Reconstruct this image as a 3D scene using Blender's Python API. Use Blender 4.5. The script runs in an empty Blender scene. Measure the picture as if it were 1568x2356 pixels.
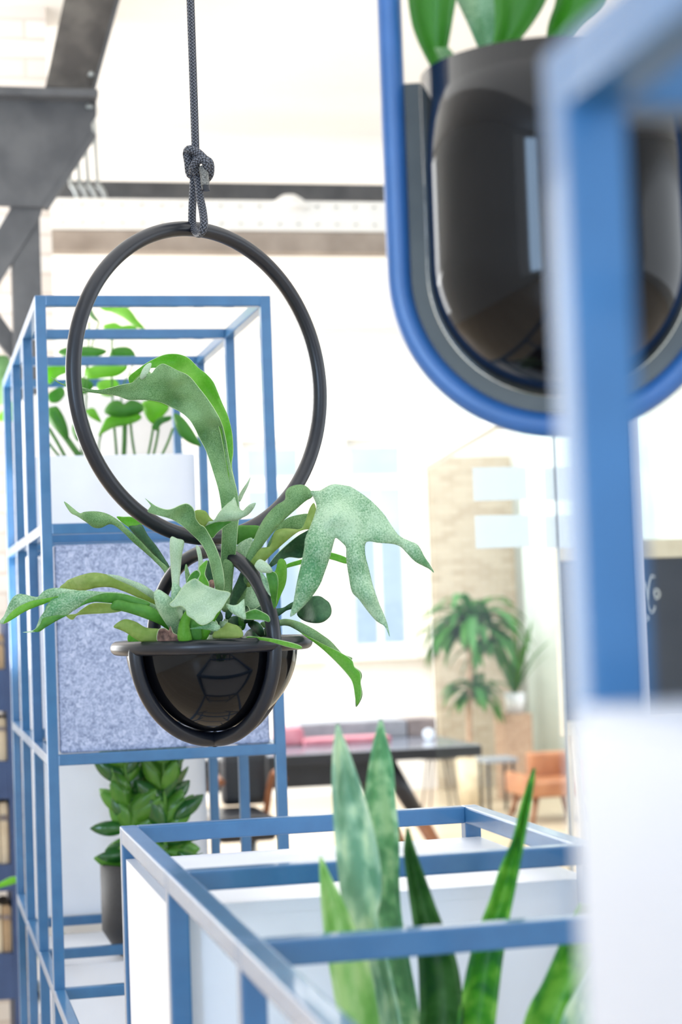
import bpy, bmesh, math, random
from mathutils import Vector, Matrix, geometry, noise
random.seed(7)
C = bpy.context.scene.collection
sc = bpy.context.scene

# ------------------------------------------------------------------ camera
H = 1.45                                   # camera height
FPX, YAW, PIT, ROL = 4367.4, .2239, .0500, .0361
_F = Vector((math.sin(YAW)*math.cos(PIT), math.cos(YAW)*math.cos(PIT), math.sin(PIT)))
_r = Vector((math.cos(YAW), -math.sin(YAW), 0)); _u = _r.cross(_F)
CR = _r*math.cos(ROL) - _u*math.sin(ROL)
CU = _r*math.sin(ROL) + _u*math.cos(ROL)
CAM = Vector((0, 0, H))
cd = bpy.data.cameras.new('camera'); cam = bpy.data.objects.new('camera', cd); C.objects.link(cam)
m = Matrix((CR, CU, -_F)).transposed().to_4x4(); m.translation = CAM; cam.matrix_world = m
cd.sensor_fit = 'VERTICAL'; cd.sensor_height = 36; cd.lens = FPX/2356*36
cd.clip_start = .02; cd.clip_end = 200
cd.dof.use_dof = True; cd.dof.focus_distance = 2.47; cd.dof.aperture_fstop = 5.8
sc.camera = cam
vs = sc.view_settings
vs.view_transform = 'Standard'; vs.look = 'None'; vs.exposure = 0.1; vs.gamma = 1; vs.use_curve_mapping = False

# ------------------------------------------------------------------ light
w = bpy.data.worlds.new('world'); sc.world = w; w.use_nodes = True
nt = w.node_tree; nt.nodes.clear()
bg = nt.nodes.new('ShaderNodeBackground'); ow = nt.nodes.new('ShaderNodeOutputWorld')
bg.inputs[0].default_value = (.86, .93, 1, 1); bg.inputs[1].default_value = 1.6
nt.links.new(bg.outputs[0], ow.inputs[0])

def area(name, loc, aim, sx, sy, power, col):
    l = bpy.data.lights.new(name, 'AREA'); l.shape = 'RECTANGLE'; l.size = sx; l.size_y = sy
    l.energy = power; l.color = col
    o = bpy.data.objects.new(name, l); C.objects.link(o); o.location = loc
    o.rotation_euler = Vector(aim).to_track_quat('-Z', 'Y').to_euler(); return o
LW = area('daylight_left_windows', (-2.45, 9.2, 1.95), (1, 0, -.05), 7, 2.6, 330, (1, .99, .97))
LN = area('daylight_near_left_window', (-2.45, -2.3, 1.9), (1, .45, 0), .85, 2.4, 95, (.46, .69, 1))
LB = area('daylight_rear_windows', (1.6, -3.7, 1.9), (.05, 1, .0), 6.0, 2.4, 46, (.45, .68, 1))
LR = area('daylight_right_windows', (6.75, 3.5, 1.9), (-1, 0, 0), 12, 2.4, 80, (.88, .94, 1))
LC = area('added_near_fill', (1.5, 1.6, 3.56), (0, 0, -1), 4.5, 3.6, 62, (.95, .98, 1))  # added overhead fill, brightens top faces in the near zone
LF = area('added_far_fill', (2.6, 11.6, 3.56), (0, 0, -1), 6.5, 4.6, 255, (.95, .98, 1))  # fill lamp added above the far end to brighten the background
LU = area('added_upward_fill', (-.9, 4.6, 1.7), (.35, .05, 1), .9, 2.2, 70, (1, .99, .97))  # unseen area lamp added to lift the ceiling brightness
LK = area('daylight_back_left_window', (-1.1, 14.3, 1.7), (.15, -1, 0), 2.2, 2.6, 60, (1, 1, 1))

# ------------------------------------------------------------------ pixel helpers (surveying the photograph)
def ray(px, py):
    return _F + CR*((px-784)/FPX) + CU*((1178-py)/FPX)
def atY(px, py, Y):                         # where that sight line meets the plane y = Y
    d = ray(px, py); return CAM + d*(Y/d.y)
def dep(px, py, z):                         # the point at distance z from the lens plane
    return CAM + ray(px, py)*z
def atZ(px, py, zz):
    d = ray(px, py); return CAM + d*((zz-H)/d.z)

# ------------------------------------------------------------------ materials
def new_mat(name):
    m = bpy.data.materials.new(name); m.use_nodes = True
    n = m.node_tree; b = n.nodes['Principled BSDF']; return m, n, b
def _coords(n, scale=1, kind='Object'):
    t = n.nodes.new('ShaderNodeTexCoord'); mp = n.nodes.new('ShaderNodeMapping')
    mp.inputs['Scale'].default_value = scale if hasattr(scale, '__len__') else (scale,)*3
    n.links.new(t.outputs[kind], mp.inputs[0]); return mp.outputs[0]
def rampn(n, fac, stops):
    r = n.nodes.new('ShaderNodeValToRGB'); e = r.color_ramp.elements
    e[0].position, e[0].color = stops[0][0], (*stops[0][1], 1)
    e[1].position, e[1].color = stops[-1][0], (*stops[-1][1], 1)
    for p, c in stops[1:-1]:
        k = e.new(p); k.color = (*c, 1)
    n.links.new(fac, r.inputs[0]); return r.outputs[0]
def noisy(name, c1, c2, scale=8, rough=.5, detail=4, bump=0, bscale=None, metal=0, spec=.5, lo=.35, hi=.65, coat=0):
    m, n, b = new_mat(name)
    v = _coords(n, scale); t = n.nodes.new('ShaderNodeTexNoise'); t.inputs['Scale'].default_value = 1
    t.inputs['Detail'].default_value = detail; n.links.new(v, t.inputs['Vector'])
    n.links.new(rampn(n, t.outputs['Fac'], [(lo, c1), (hi, c2)]), b.inputs['Base Color'])
    b.inputs['Roughness'].default_value = rough; b.inputs['Metallic'].default_value = metal
    b.inputs['Specular IOR Level'].default_value = spec; b.inputs['Coat Weight'].default_value = coat
    b.inputs['Coat Roughness'].default_value = .08
    if bump:
        t2 = t
        if bscale:
            t2 = n.nodes.new('ShaderNodeTexNoise'); t2.inputs['Scale'].default_value = 1; t2.inputs['Detail'].default_value = 3
            n.links.new(_coords(n, bscale), t2.inputs['Vector'])
        bp = n.nodes.new('ShaderNodeBump'); bp.inputs['Strength'].default_value = bump; bp.inputs['Distance'].default_value = .002
        n.links.new(t2.outputs['Fac'], bp.inputs['Height']); n.links.new(bp.outputs[0], b.inputs['Normal'])
    return m
def plain(name, c, rough=.5, **k):
    return noisy(name, tuple(x*.96 for x in c), tuple(min(1, x*1.04) for x in c), 6, rough, **k)

M = {}
M['blue'] = noisy('blue powder coated steel', (.020, .115, .265), (.026, .135, .30), 30, .36, bump=.06, bscale=900, spec=.6, coat=.5)
M['blue_matt'] = noisy('blue satin steel', (.024, .13, .30), (.030, .15, .34), 30, .45, spec=.5, coat=.22)
M['blue_tube'] = noisy('blue gloss tube', (.03, .12, .33), (.04, .14, .38), 20, .3, spec=.6)
M['black_tube'] = noisy('satin black tube', (.006, .008, .014), (.010, .012, .019), 20, .33, spec=.5)
M['black_gloss'] = noisy('gloss black pot', (.002, .002, .003), (.004, .004, .005), 20, .08, spec=.28)
M['black_matt'] = noisy('matt black pot', (.025, .024, .026), (.035, .034, .036), 300, .6)
M['white'] = plain('white lacquer', (.80, .81, .86), .35)
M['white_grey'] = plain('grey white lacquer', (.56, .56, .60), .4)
M['white_wall'] = noisy('white painted wall', (.83, .84, .82), (.88, .88, .87), 3, .6)
M['cream_wall'] = noisy('warm white panel', (.82, .80, .74), (.87, .85, .80), 3, .6)
M['soil'] = noisy('dark soil', (.02, .012, .008), (.06, .04, .025), 120, .9, bump=1)
M['dark_steel'] = noisy('dark painted steel', (.045, .048, .055), (.075, .078, .085), 9, .55, bump=.3, bscale=60)
M['brown_steel'] = noisy('weathered brown timber', (.045, .040, .037), (.11, .10, .09), (9), .6, bump=.3, bscale=40)
M['wood_beam'] = noisy('grey brown beam', (.24, .20, .17), (.36, .31, .27), 5, .6)
M['grey_metal'] = noisy('grey metal plate', (.30, .33, .34), (.38, .41, .42), 10, .3, metal=.7)
M['strip'] = noisy('dark steel strip', (.05, .06, .065), (.08, .09, .09), 10, .22, metal=.3)
M['cabinet'] = plain('light grey cabinet', (.50, .49, .48), .5)
M['navy'] = noisy('navy blue board', (.03, .06, .16), (.04, .08, .20), 8, .5)
M['chalk'] = noisy('chalkboard slate', (.018, .026, .052), (.028, .036, .064), 7, .7)
M['pine'] = noisy('pale wood trim', (.72, .60, .45), (.82, .71, .56), 12, .5)
M['leather'] = noisy('tan orange leather', (.36, .13, .055), (.48, .20, .09), 9, .4, bump=.2, bscale=200)
M['brown_wood'] = noisy('brown wood leg', (.20, .07, .03), (.30, .12, .05), 20, .5)
M['black_lac'] = noisy('black lacquer table', (.010, .012, .018), (.016, .018, .026), 8, .3)
M['slate'] = noisy('blue grey table surface', (.16, .18, .24), (.22, .25, .32), 5, .15)
M['pink'] = noisy('pink fabric', (.50, .17, .23), (.60, .26, .32), 12, .7)
M['grey_box'] = noisy('grey board', (.26, .28, .32), (.34, .36, .41), 10, .6)
M['taupe'] = noisy('taupe board', (.20, .17, .17), (.28, .24, .24), 10, .6)

M['cream'] = noisy('cream cardboard', (.66, .54, .38), (.80, .68, .50), 14, .7)
M['tan'] = noisy('tan cardboard', (.42, .28, .16), (.56, .40, .24), 14, .7)
M['bark'] = noisy('pinkish bark', (.36, .22, .15), (.52, .36, .26), 40, .8)
M['shield'] = noisy('dry brown shield frond', (.10, .055, .045), (.30, .17, .13), 160, .8, bump=.6)
M['blind'] = noisy('pale green grey curtain', (.66, .74, .70), (.76, .83, .79), 4, .7)
M['paleglass'] = plain('pale blue window glass', (.50, .58, .72), .3)
M['stroke_white'] = plain('chalk and painted reflections', (.75, .76, .78), .8)

def felt():
    m, n, b = new_mat('blue grey felt')
    v = _coords(n, 150); t = n.nodes.new('ShaderNodeTexNoise'); t.inputs['Scale'].default_value = 1; t.inputs['Detail'].default_value = 5
    t.inputs['Distortion'].default_value = 1.2; n.links.new(v, t.inputs['Vector'])
    n.links.new(rampn(n, t.outputs['Fac'], [(.30, (.17, .21, .33)), (.45, (.28, .33, .48)), (.58, (.41, .46, .63)), (.75, (.54, .58, .73))]), b.inputs['Base Color'])
    b.inputs['Roughness'].default_value = .95; b.inputs['Sheen Weight'].default_value = .3
    bp = n.nodes.new('ShaderNodeBump'); bp.inputs['Strength'].default_value = .5; bp.inputs['Distance'].default_value = .002
    n.links.new(t.outputs['Fac'], bp.inputs['Height']); n.links.new(bp.outputs[0], b.inputs['Normal'])
    return m
M['felt'] = felt()

def rope_mat():
    m, n, b = new_mat('braided charcoal rope')
    uv = n.nodes.new('ShaderNodeTexCoord'); sp = n.nodes.new('ShaderNodeSeparateXYZ'); n.links.new(uv.outputs['UV'], sp.inputs[0])
    def mth(op, a, b_=None, v=None):
        k = n.nodes.new('ShaderNodeMath'); k.operation = op; n.links.new(a, k.inputs[0])
        if b_ is not None: n.links.new(b_, k.inputs[1])
        elif v is not None: k.inputs[1].default_value = v
        return k.outputs[0]
    U = mth('MULTIPLY', sp.outputs[0], v=2*math.pi*3); V = mth('MULTIPLY', sp.outputs[1], v=720)   # v in metres
    s1 = mth('SINE', mth('ADD', U, V)); s2 = mth('SINE', mth('SUBTRACT', U, V))
    ck = mth('GREATER_THAN', mth('MULTIPLY', s1, s2), v=0.0); a1 = mth('ABSOLUTE', s1); a2 = mth('ABSOLUTE', s2)
    f = mth('ADD', mth('MULTIPLY', a1, ck), mth('MULTIPLY', a2, mth('SUBTRACT', ck, v=1.0)))
    f = mth('ABSOLUTE', f)
    n.links.new(rampn(n, f, [(.15, (.008, .009, .014)), (.5, (.035, .038, .052)), (.95, (.13, .14, .17))]), b.inputs['Base Color'])
    b.inputs['Roughness'].default_value = .6
    bp = n.nodes.new('ShaderNodeBump'); bp.inputs['Strength'].default_value = .9; bp.inputs['Distance'].default_value = .002
    n.links.new(f, bp.inputs['Height']); n.links.new(bp.outputs[0], b.inputs['Normal'])
    return m
M['rope'] = rope_mat()
M['whip'] = noisy('grey rope whipping', (.06, .06, .06), (.26, .26, .24), 700, .7, bump=.6)

def leaf_mat(name, dark, light, scale=60, trans=.35, rough=.5, stretch=None, tcol=None, lo=.3, hi=.7, spec=.4):
    m, n, b = new_mat(name)
    v = _coords(n, stretch or scale); t = n.nodes.new('ShaderNodeTexNoise'); t.inputs['Scale'].default_value = 1
    t.inputs['Detail'].default_value = 6; n.links.new(v, t.inputs['Vector'])
    v2 = _coords(n, 16); t2 = n.nodes.new('ShaderNodeTexNoise'); t2.inputs['Scale'].default_value = 1; n.links.new(v2, t2.inputs['Vector'])
    mx = n.nodes.new('ShaderNodeMath'); mx.operation = 'MULTIPLY_ADD'; n.links.new(t.outputs['Fac'], mx.inputs[0]); mx.inputs[1].default_value = .5
    h = n.nodes.new('ShaderNodeMath'); h.operation = 'MULTIPLY'; n.links.new(t2.outputs['Fac'], h.inputs[0]); h.inputs[1].default_value = .5
    n.links.new(h.outputs[0], mx.inputs[2])
    col = rampn(n, mx.outputs[0], [(lo, dark), (hi, light)])
    n.links.new(col, b.inputs['Base Color']); b.inputs['Roughness'].default_value = rough; b.inputs['Specular IOR Level'].default_value = spec
    bp = n.nodes.new('ShaderNodeBump'); bp.inputs['Strength'].default_value = .25; bp.inputs['Distance'].default_value = .001
    n.links.new(t.outputs['Fac'], bp.inputs['Height']); n.links.new(bp.outputs[0], b.inputs['Normal'])
    tr = n.nodes.new('ShaderNodeBsdfTranslucent'); tr.inputs[0].default_value = (*(tcol or tuple(min(1, x*1.4) for x in light)), 1)
    mix = n.nodes.new('ShaderNodeMixShader'); mix.inputs[0].default_value = trans
    out = n.nodes['Material Output']
    n.links.new(b.outputs[0], mix.inputs[1]); n.links.new(tr.outputs[0], mix.inputs[2]); n.links.new(mix.outputs[0], out.inputs[0])
    return m
M['sage'] = leaf_mat('sage green frond', (.045, .15, .04), (.30, .47, .23), 800, .28, .7, lo=.38, hi=.60)
M['sage_pale'] = leaf_mat('pale grey green frond', (.24, .38, .22), (.58, .70, .54), 900, .22, .8, lo=.38, hi=.62)
M['teal'] = leaf_mat('blue green frond', (.05, .22, .09), (.50, .66, .48), 500, .28, .6, lo=.38, hi=.59)
M['fgreen'] = leaf_mat('bright green frond', (.09, .30, .02), (.24, .50, .08), 400, .42, .5, tcol=(.28, .70, .05))
M['fmid'] = leaf_mat('mid green frond', (.035, .17, .02), (.13, .36, .06), 180, .35, .5)
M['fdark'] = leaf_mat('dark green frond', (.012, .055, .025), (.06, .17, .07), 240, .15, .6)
M['olive'] = leaf_mat('olive frond', (.13, .25, .04), (.38, .48, .16), 160, .35, .7)
M['margin'] = leaf_mat('pale leaf margin', (.42, .58, .30), (.60, .74, .46), 60, .3, .8)
M['phil'] = leaf_mat('glossy green leaf', (.03, .14, .02), (.10, .30, .05), 20, .4, .35, tcol=(.22, .6, .06))
M['phil_lt'] = leaf_mat('light green leaf', (.12, .34, .03), (.26, .52, .08), 20, .5, .4, tcol=(.4, .85, .08))
M['stem'] = leaf_mat('green stem', (.05, .18, .03), (.12, .30, .06), 60, .2, .5)
M['zz'] = leaf_mat('glossy dark leaflet', (.008, .08, .015), (.04, .20, .03), 25, .15, .16, spec=.8)
M['zz_lt'] = leaf_mat('glossy fresh leaflet', (.05, .22, .02), (.16, .42, .05), 25, .25, .22, spec=.7)
M['drac'] = leaf_mat('dracaena leaf', (.03, .16, .03), (.10, .32, .08), 10, .3, .4)
def sans(name, a, b_, c, sc=(70, 70, 30)):
    m = leaf_mat(name, a, c, 20, .25, .4, stretch=sc, lo=.42, hi=.59)
    r = [x for x in m.node_tree.nodes if x.type == 'VALTORGB'][0]
    e = r.color_ramp.elements.new(.5); e.color = (*b_, 1); return m
M['sans_lt'] = sans('silver mottled blade', (.10, .32, .20), (.32, .56, .38), (.68, .84, .56), (90, 90, 45))
M['sans_bd'] = sans('grey green banded blade', (.02, .20, .09), (.14, .42, .20), (.55, .76, .48), (60, 60, 70))
M['sans_yl'] = sans('yellow green blade', (.14, .40, .08), (.30, .58, .18), (.55, .76, .34))
M['sans_md'] = sans('banded green blade', (.015, .14, .04), (.07, .32, .03), (.26, .56, .08), (50, 50, 60))
M['sans_dk'] = sans('dark green blade', (.012, .07, .02), (.03, .12, .02), (.07, .20, .05), (40, 40, 60))

M['paper'] = leaf_mat('white paper', (.86, .91, .99), (.88, .93, 1), 20, .72, .7, tcol=(.90, .95, 1))
def glass():
    m = bpy.data.materials.new('clear glass'); m.use_nodes = True; n = m.node_tree; n.nodes.clear()
    out = n.nodes.new('ShaderNodeOutputMaterial'); tr = n.nodes.new('ShaderNodeBsdfTransparent'); gl = n.nodes.new('ShaderNodeBsdfGlossy')
    tr.inputs[0].default_value = (.95, .975, .965, 1); gl.inputs['Roughness'].default_value = .02
    fr = n.nodes.new('ShaderNodeFresnel'); fr.inputs[0].default_value = 1.35; mx = n.nodes.new('ShaderNodeMixShader')
    n.links.new(fr.outputs[0], mx.inputs[0]); n.links.new(tr.outputs[0], mx.inputs[1]); n.links.new(gl.outputs[0], mx.inputs[2])
    n.links.new(mx.outputs[0], out.inputs[0]); return m
M['glass'] = glass()
def brick(name, c1, c2, mortar, scale=1.0):
    m, n, b = new_mat(name)
    t = n.nodes.new('ShaderNodeTexCoord'); mp = n.nodes.new('ShaderNodeMapping'); mp.inputs['Rotation'].default_value = (math.pi/2, 0, 0)
    n.links.new(t.outputs['Object'], mp.inputs[0])
    k = n.nodes.new('ShaderNodeTexBrick'); n.links.new(mp.outputs[0], k.inputs['Vector'])
    k.inputs['Color1'].default_value = (*c1, 1); k.inputs['Color2'].default_value = (*c2, 1); k.inputs['Mortar'].default_value = (*mortar, 1)
    k.inputs['Scale'].default_value = scale; k.inputs['Brick Width'].default_value = .22; k.inputs['Row Height'].default_value = .07; k.inputs['Mortar Size'].default_value = .006
    n.links.new(k.outputs[0], b.inputs['Base Color']); b.inputs['Roughness'].default_value = .9
    bp = n.nodes.new('ShaderNodeBump'); bp.inputs['Strength'].default_value = .5; bp.inputs['Distance'].default_value = .01
    n.links.new(k.outputs['Fac'], bp.inputs['Height']); bp.invert = True; n.links.new(bp.outputs[0], b.inputs['Normal']); return m
M['brick'] = brick('tan brick', (.40, .31, .22), (.52, .44, .34), (.58, .53, .46), 1.6)
M['brick_white'] = brick('whitewashed brick', (.80, .72, .66), (.88, .84, .80), (.70, .62, .56))
def floor_mat():
    m, n, b = new_mat('light wood planks')
    v = _coords(n, 1); k = n.nodes.new('ShaderNodeTexBrick'); n.links.new(v, k.inputs['Vector'])
    k.inputs['Color1'].default_value = (.58, .46, .33, 1); k.inputs['Color2'].default_value = (.68, .56, .42, 1); k.inputs['Mortar'].default_value = (.35, .22, .12, 1)
    k.inputs['Scale'].default_value = 1; k.inputs['Brick Width'].default_value = 1.6; k.inputs['Row Height'].default_value = .16; k.inputs['Mortar Size'].default_value = .004
    n.links.new(k.outputs[0], b.inputs['Base Color']); b.inputs['Roughness'].default_value = .35; return m
M['floor'] = floor_mat()
M['ceiling'] = noisy('off white ceiling', (.84, .83, .81), (.87, .87, .86), 1.2, .7)
M['outside'] = noisy('pale street facade', (.62, .68, .74), (.78, .84, .90), 1.1, .8)

# ------------------------------------------------------------------ object helpers
def link(name, me, mat=None, parent=None, smooth=False):
    me.name = name
    o = bpy.data.objects.new(name, me); C.objects.link(o)
    if mat: me.materials.append(M[mat] if isinstance(mat, str) else mat)
    if parent:
        base = parent; off = Vector((0, 0, 0))
        while base: off += base.location; base = base.parent
        me.transform(Matrix.Translation(-off)); o.parent = parent
    if smooth:
        for p in me.polygons: p.use_smooth = True
    return o
def tag(o, label=None, cat=None, group=None, kind=None):
    if label: o['label'] = label
    if cat: o['category'] = cat
    if group: o['group'] = group
    if kind: o['kind'] = kind
    return o
def thing(name, label, cat, loc, group=None):
    o = bpy.data.objects.new(name, None); C.objects.link(o); o.location = loc; o.empty_display_size = .05
    return tag(o, label, cat, group)
def box(name, a, b, mat, parent=None, bevel=0, seg=2):
    bm = bmesh.new(); a = Vector(a); b = Vector(b)
    vv = [bm.verts.new((x, y, z)) for x in (a.x, b.x) for y in (a.y, b.y) for z in (a.z, b.z)]
    for f in ((0, 1, 3, 2), (4, 6, 7, 5), (0, 4, 5, 1), (2, 3, 7, 6), (0, 2, 6, 4), (1, 5, 7, 3)): bm.faces.new([vv[i] for i in f])
    bmesh.ops.recalc_face_normals(bm, faces=bm.faces)
    if bevel: bmesh.ops.bevel(bm, geom=bm.edges[:], offset=bevel, segments=seg, affect='EDGES', profile=.6)
    me = bpy.data.meshes.new(name); bm.to_mesh(me); bm.free()
    return link(name, me, mat, parent, smooth=False)
def open_box(name, a, b, wall, mat, parent=None, bevel=.002):
    a = Vector(a); b = Vector(b); bm = bmesh.new()
    bmesh.ops.create_cube(bm, size=1)
    for v in bm.verts: v.co = Vector([a[i] + (v.co[i]+.5)*(b[i]-a[i]) for i in range(3)])
    top = max(bm.faces, key=lambda f: f.calc_center_median().z)
    r = bmesh.ops.inset_region(bm, faces=[top], thickness=wall)
    r = bmesh.ops.extrude_face_region(bm, geom=[top])
    for v in [g for g in r['geom'] if isinstance(g, bmesh.types.BMVert)]: v.co.z -= min(.06, (b.z-a.z)*.5)
    if top.is_valid: bmesh.ops.delete(bm, geom=[top], context='FACES')
    bmesh.ops.bevel(bm, geom=[e for e in bm.edges if e.calc_length() > wall*3], offset=bevel, segments=2, affect='EDGES')
    bmesh.ops.recalc_face_normals(bm, faces=bm.faces)
    me = bpy.data.meshes.new(name); bm.to_mesh(me); bm.free(); return link(name, me, mat, parent)
def tube_mesh(pts, rad, closed=False, seg=16, cap=True, radii=None):
    pts = [Vector(p) for p in pts]; n = len(pts); me = bpy.data.meshes.new('tube'); bm = bmesh.new(); uvl = bm.loops.layers.uv.new('UVMap')
    tang = []
    for i in range(n):
        a = pts[i-1] if (i or closed) else pts[i]; b = pts[(i+1) % n] if (i < n-1 or closed) else pts[i]
        tang.append((b-a).normalized())
    up = Vector((0, 0, 1)) if abs(tang[0].z) < .9 else Vector((1, 0, 0))
    nrm = (up - tang[0]*up.dot(tang[0])).normalized(); rings = []; L = [0]
    for i in range(n):
        if i:
            q = tang[i-1].rotation_difference(tang[i]); nrm = q @ nrm; nrm = (nrm - tang[i]*nrm.dot(tang[i])).normalized()
            L.append(L[-1] + (pts[i]-pts[i-1]).length)
        bi = tang[i].cross(nrm); r = radii[i] if radii else rad
        rings.append([bm.verts.new(pts[i] + (nrm*math.cos(t) + bi*math.sin(t))*r) for t in [2*math.pi*k/seg for k in range(seg)]])
    m_ = n if closed else n-1
    shift = 0
    if closed:      # match the last ring to the first
        shift = min(range(seg), key=lambda s: (rings[-1][s].co - rings[0][0].co).length)
    for i in range(m_):
        A = rings[i]; B = rings[(i+1) % n]; last = closed and i == n-1
        for k in range(seg):
            kk = (k+1) % seg
            if last:
                q = [A[(k+shift) % seg], A[(k+1+shift) % seg], B[kk], B[k]]
            else: q = [A[k], A[kk], B[kk], B[k]]
            f = bm.faces.new(q); f.smooth = True
            l1 = L[i]; l2 = L[i+1] if i+1 < n else L[i]+.01
            for lp, (uu, vv2) in zip(f.loops, ((k/seg, l1), ((k+1)/seg, l1), ((k+1)/seg, l2), (k/seg, l2))): lp[uvl].uv = (uu, vv2)
    if not closed and cap:
        bm.faces.new(rings[0][::-1]); bm.faces.new(rings[-1])
    bmesh.ops.recalc_face_normals(bm, faces=bm.faces); bm.to_mesh(me); bm.free(); return me
def tube(name, pts, rad, mat, parent=None, **k): return link(name, tube_mesh(pts, rad, **k), mat, parent)
def spline(pts, n=8, closed=False):
    P = [Vector(p) for p in pts]; out = []; N = len(P)
    for i in range(N if closed else N-1):
        p0 = P[i-1] if (i or closed) else P[0]; p1 = P[i]; p2 = P[(i+1) % N]; p3 = P[(i+2) % N] if (closed or i+2 < N) else P[-1]
        for k in range(n):
            t = k/n; out.append(.5*((2*p1) + (p2-p0)*t + (2*p0-5*p1+4*p2-p3)*t*t + (3*p1-p0-3*p2+p3)*t**3))
    if not closed: out.append(P[-1])
    return out
def lathe(name, prof, centre, mat, parent=None, seg=64, sx=1):
    bm = bmesh.new(); rings = []; c = Vector(centre)
    for r, z in prof:
        if r < 1e-5: rings.append([bm.verts.new(c + Vector((0, 0, z)))])
        else: rings.append([bm.verts.new(c + Vector((r*math.cos(2*math.pi*k/seg), r*math.sin(2*math.pi*k/seg), z))) for k in range(seg)])
    for A, B in zip(rings, rings[1:]):
        for k in range(seg):
            kk = (k+1) % seg
            if len(A) == 1: bm.faces.new([A[0], B[k], B[kk]])
            elif len(B) == 1: bm.faces.new([A[k], B[0], A[kk]])
            else: bm.faces.new([A[k], B[k], B[kk], A[kk]])
    for f in bm.faces: f.smooth = True
    bmesh.ops.recalc_face_normals(bm, faces=bm.faces)
    me = bpy.data.meshes.new(name); bm.to_mesh(me); bm.free(); return link(name, me, mat, parent)

def leaf(name, outline, ctrl, mat, parent, z0=2.45, cup=.012, thick=.0011, grid=9, smooth_n=4, wave=.0, crease=True, sgn=None):
    """a curved leaf blade: outline surveyed in the photograph, its depth from control points, cupped across its width"""
    ol = [Vector((x, y, 0)) for x, y in outline]
    if smooth_n > 1: ol = spline(ol, smooth_n, closed=True)
    pts = [Vector((p.x, p.y)) for p in ol]
    clean = [pts[0]]
    for p in pts[1:]:
        if (p-clean[-1]).length > .8: clean.append(p)
    if (clean[0]-clean[-1]).length < .8: clean.pop()
    pts = clean; n = len(pts)
    def dist(p):
        best = 1e9
        for i in range(n):
            a = pts[i]; b = pts[(i+1) % n]; ab = b-a; t = max(0, min(1, (p-a).dot(ab)/max(1e-9, ab.length_squared)))
            d = (p-(a+ab*t)).length
            if d < best: best = d
        return best
    def inside(p):
        c = False; j = n-1
        for i in range(n):
            if ((pts[i].y > p.y) != (pts[j].y > p.y)) and (p.x < (pts[j].x-pts[i].x)*(p.y-pts[i].y)/(pts[j].y-pts[i].y)+pts[i].x): c = not c
            j = i
        return c
    x0 = min(p.x for p in pts); x1 = max(p.x for p in pts); y0 = min(p.y for p in pts); y1 = max(p.y for p in pts)
    inner = []; D = [0.0]*n
    yy = y0+grid*.5; row = 0
    while yy < y1:
        xx = x0+grid*.5*(1+row % 2)
        while xx < x1:
            p = Vector((xx, yy))
            if inside(p):
                d = dist(p)
                if d > grid*.4: inner.append(p); D.append(d)
            xx += grid
        yy += grid*.87; row += 1
    allp = pts+inner
    r = geometry.delaunay_2d_cdt(allp, [(i, (i+1) % n) for i in range(n)], [], 1, 1e-4)
    vo, fo, orig = r[0], r[2], r[3]
    dmax = max(D) if inner else 1
    cup = min(cup, .55*dmax*z0/FPX)
    if sgn is None: sgn = 1 if int(abs(outline[0][0])+abs(outline[0][1])) % 3 else -1
    bm = bmesh.new(); vv = []
    for i, p in enumerate(vo):
        oi = [k for k in orig[i] if k < len(allp)]
        d = D[oi[0]] if oi else 0.
        if ctrl:
            sw = 0; sv = 0
            for cx, cy, cz in ctrl:
                q = 1/(((p.x-cx)**2+(p.y-cy)**2)**1.0+30); sw += q; sv += q*cz
            dz = sv/sw
        else: dz = 0
        t = min(1, d/max(dmax, 1e-6)); dz -= sgn*cup*(t**.8 if crease else math.sqrt(max(0, t*(2-t))))
        if wave: dz += wave*math.sin(p.x*.07+p.y*.05)*(1-t)
        vv.append(bm.verts.new(dep(p.x, p.y, z0+dz)))
    for f in fo:
        try: bm.faces.new([vv[k] for k in f])
        except ValueError: pass
    for f in bm.faces: f.smooth = True
    loose = [v for v in bm.verts if not v.link_faces]
    bmesh.ops.delete(bm, geom=loose, context='VERTS')
    bmesh.ops.recalc_face_normals(bm, faces=bm.faces)
    me = bpy.data.meshes.new(name); bm.to_mesh(me); bm.free()
    o = link(name, me, mat, parent); me.materials.append(M['margin'])
    s = o.modifiers.new('thickness', 'SOLIDIFY'); s.thickness = thick; s.offset = 0; s.material_offset_rim = 1
    return o
def blade(name, left, right, z0, mat, parent, cup=.012, thick=.002, lean=0, nseg=6):
    """strap leaf lofted between two surveyed edges (tip first), cupped across"""
    L = spline([Vector((x, y, 0)) for x, y in left], 6); R_ = spline([Vector((x, y, 0)) for x, y in right], 6)
    n = 40
    def samp(P, t):
        f = t*(len(P)-1); i = min(int(f), len(P)-2); return P[i].lerp(P[i+1], f-i)
    bm = bmesh.new(); rows = []
    for i in range(n+1):
        t = i/n; a = samp(L, t); b = samp(R_, t); wd = (b-a).length; row = []
        for k in range(nseg+1):
            s = k/nseg; p = a.lerp(b, s); dz = z0 + lean*(1-t) + cup*min(1, wd/60)*(4*s*(1-s))
            row.append(bm.verts.new(dep(p.x, p.y, dz)))
        rows.append(row)
    for A, B in zip(rows, rows[1:]):
        for k in range(nseg): f = bm.faces.new([A[k], A[k+1], B[k+1], B[k]]); f.smooth = True
    bmesh.ops.remove_doubles(bm, verts=bm.verts, dist=1e-5)
    bmesh.ops.recalc_face_normals(bm, faces=bm.faces)
    me = bpy.data.meshes.new(name); bm.to_mesh(me); bm.free(); o = link(name, me, mat, parent)
    s = o.modifiers.new('thickness', 'SOLIDIFY'); s.thickness = thick; s.offset = 0; return o

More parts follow.
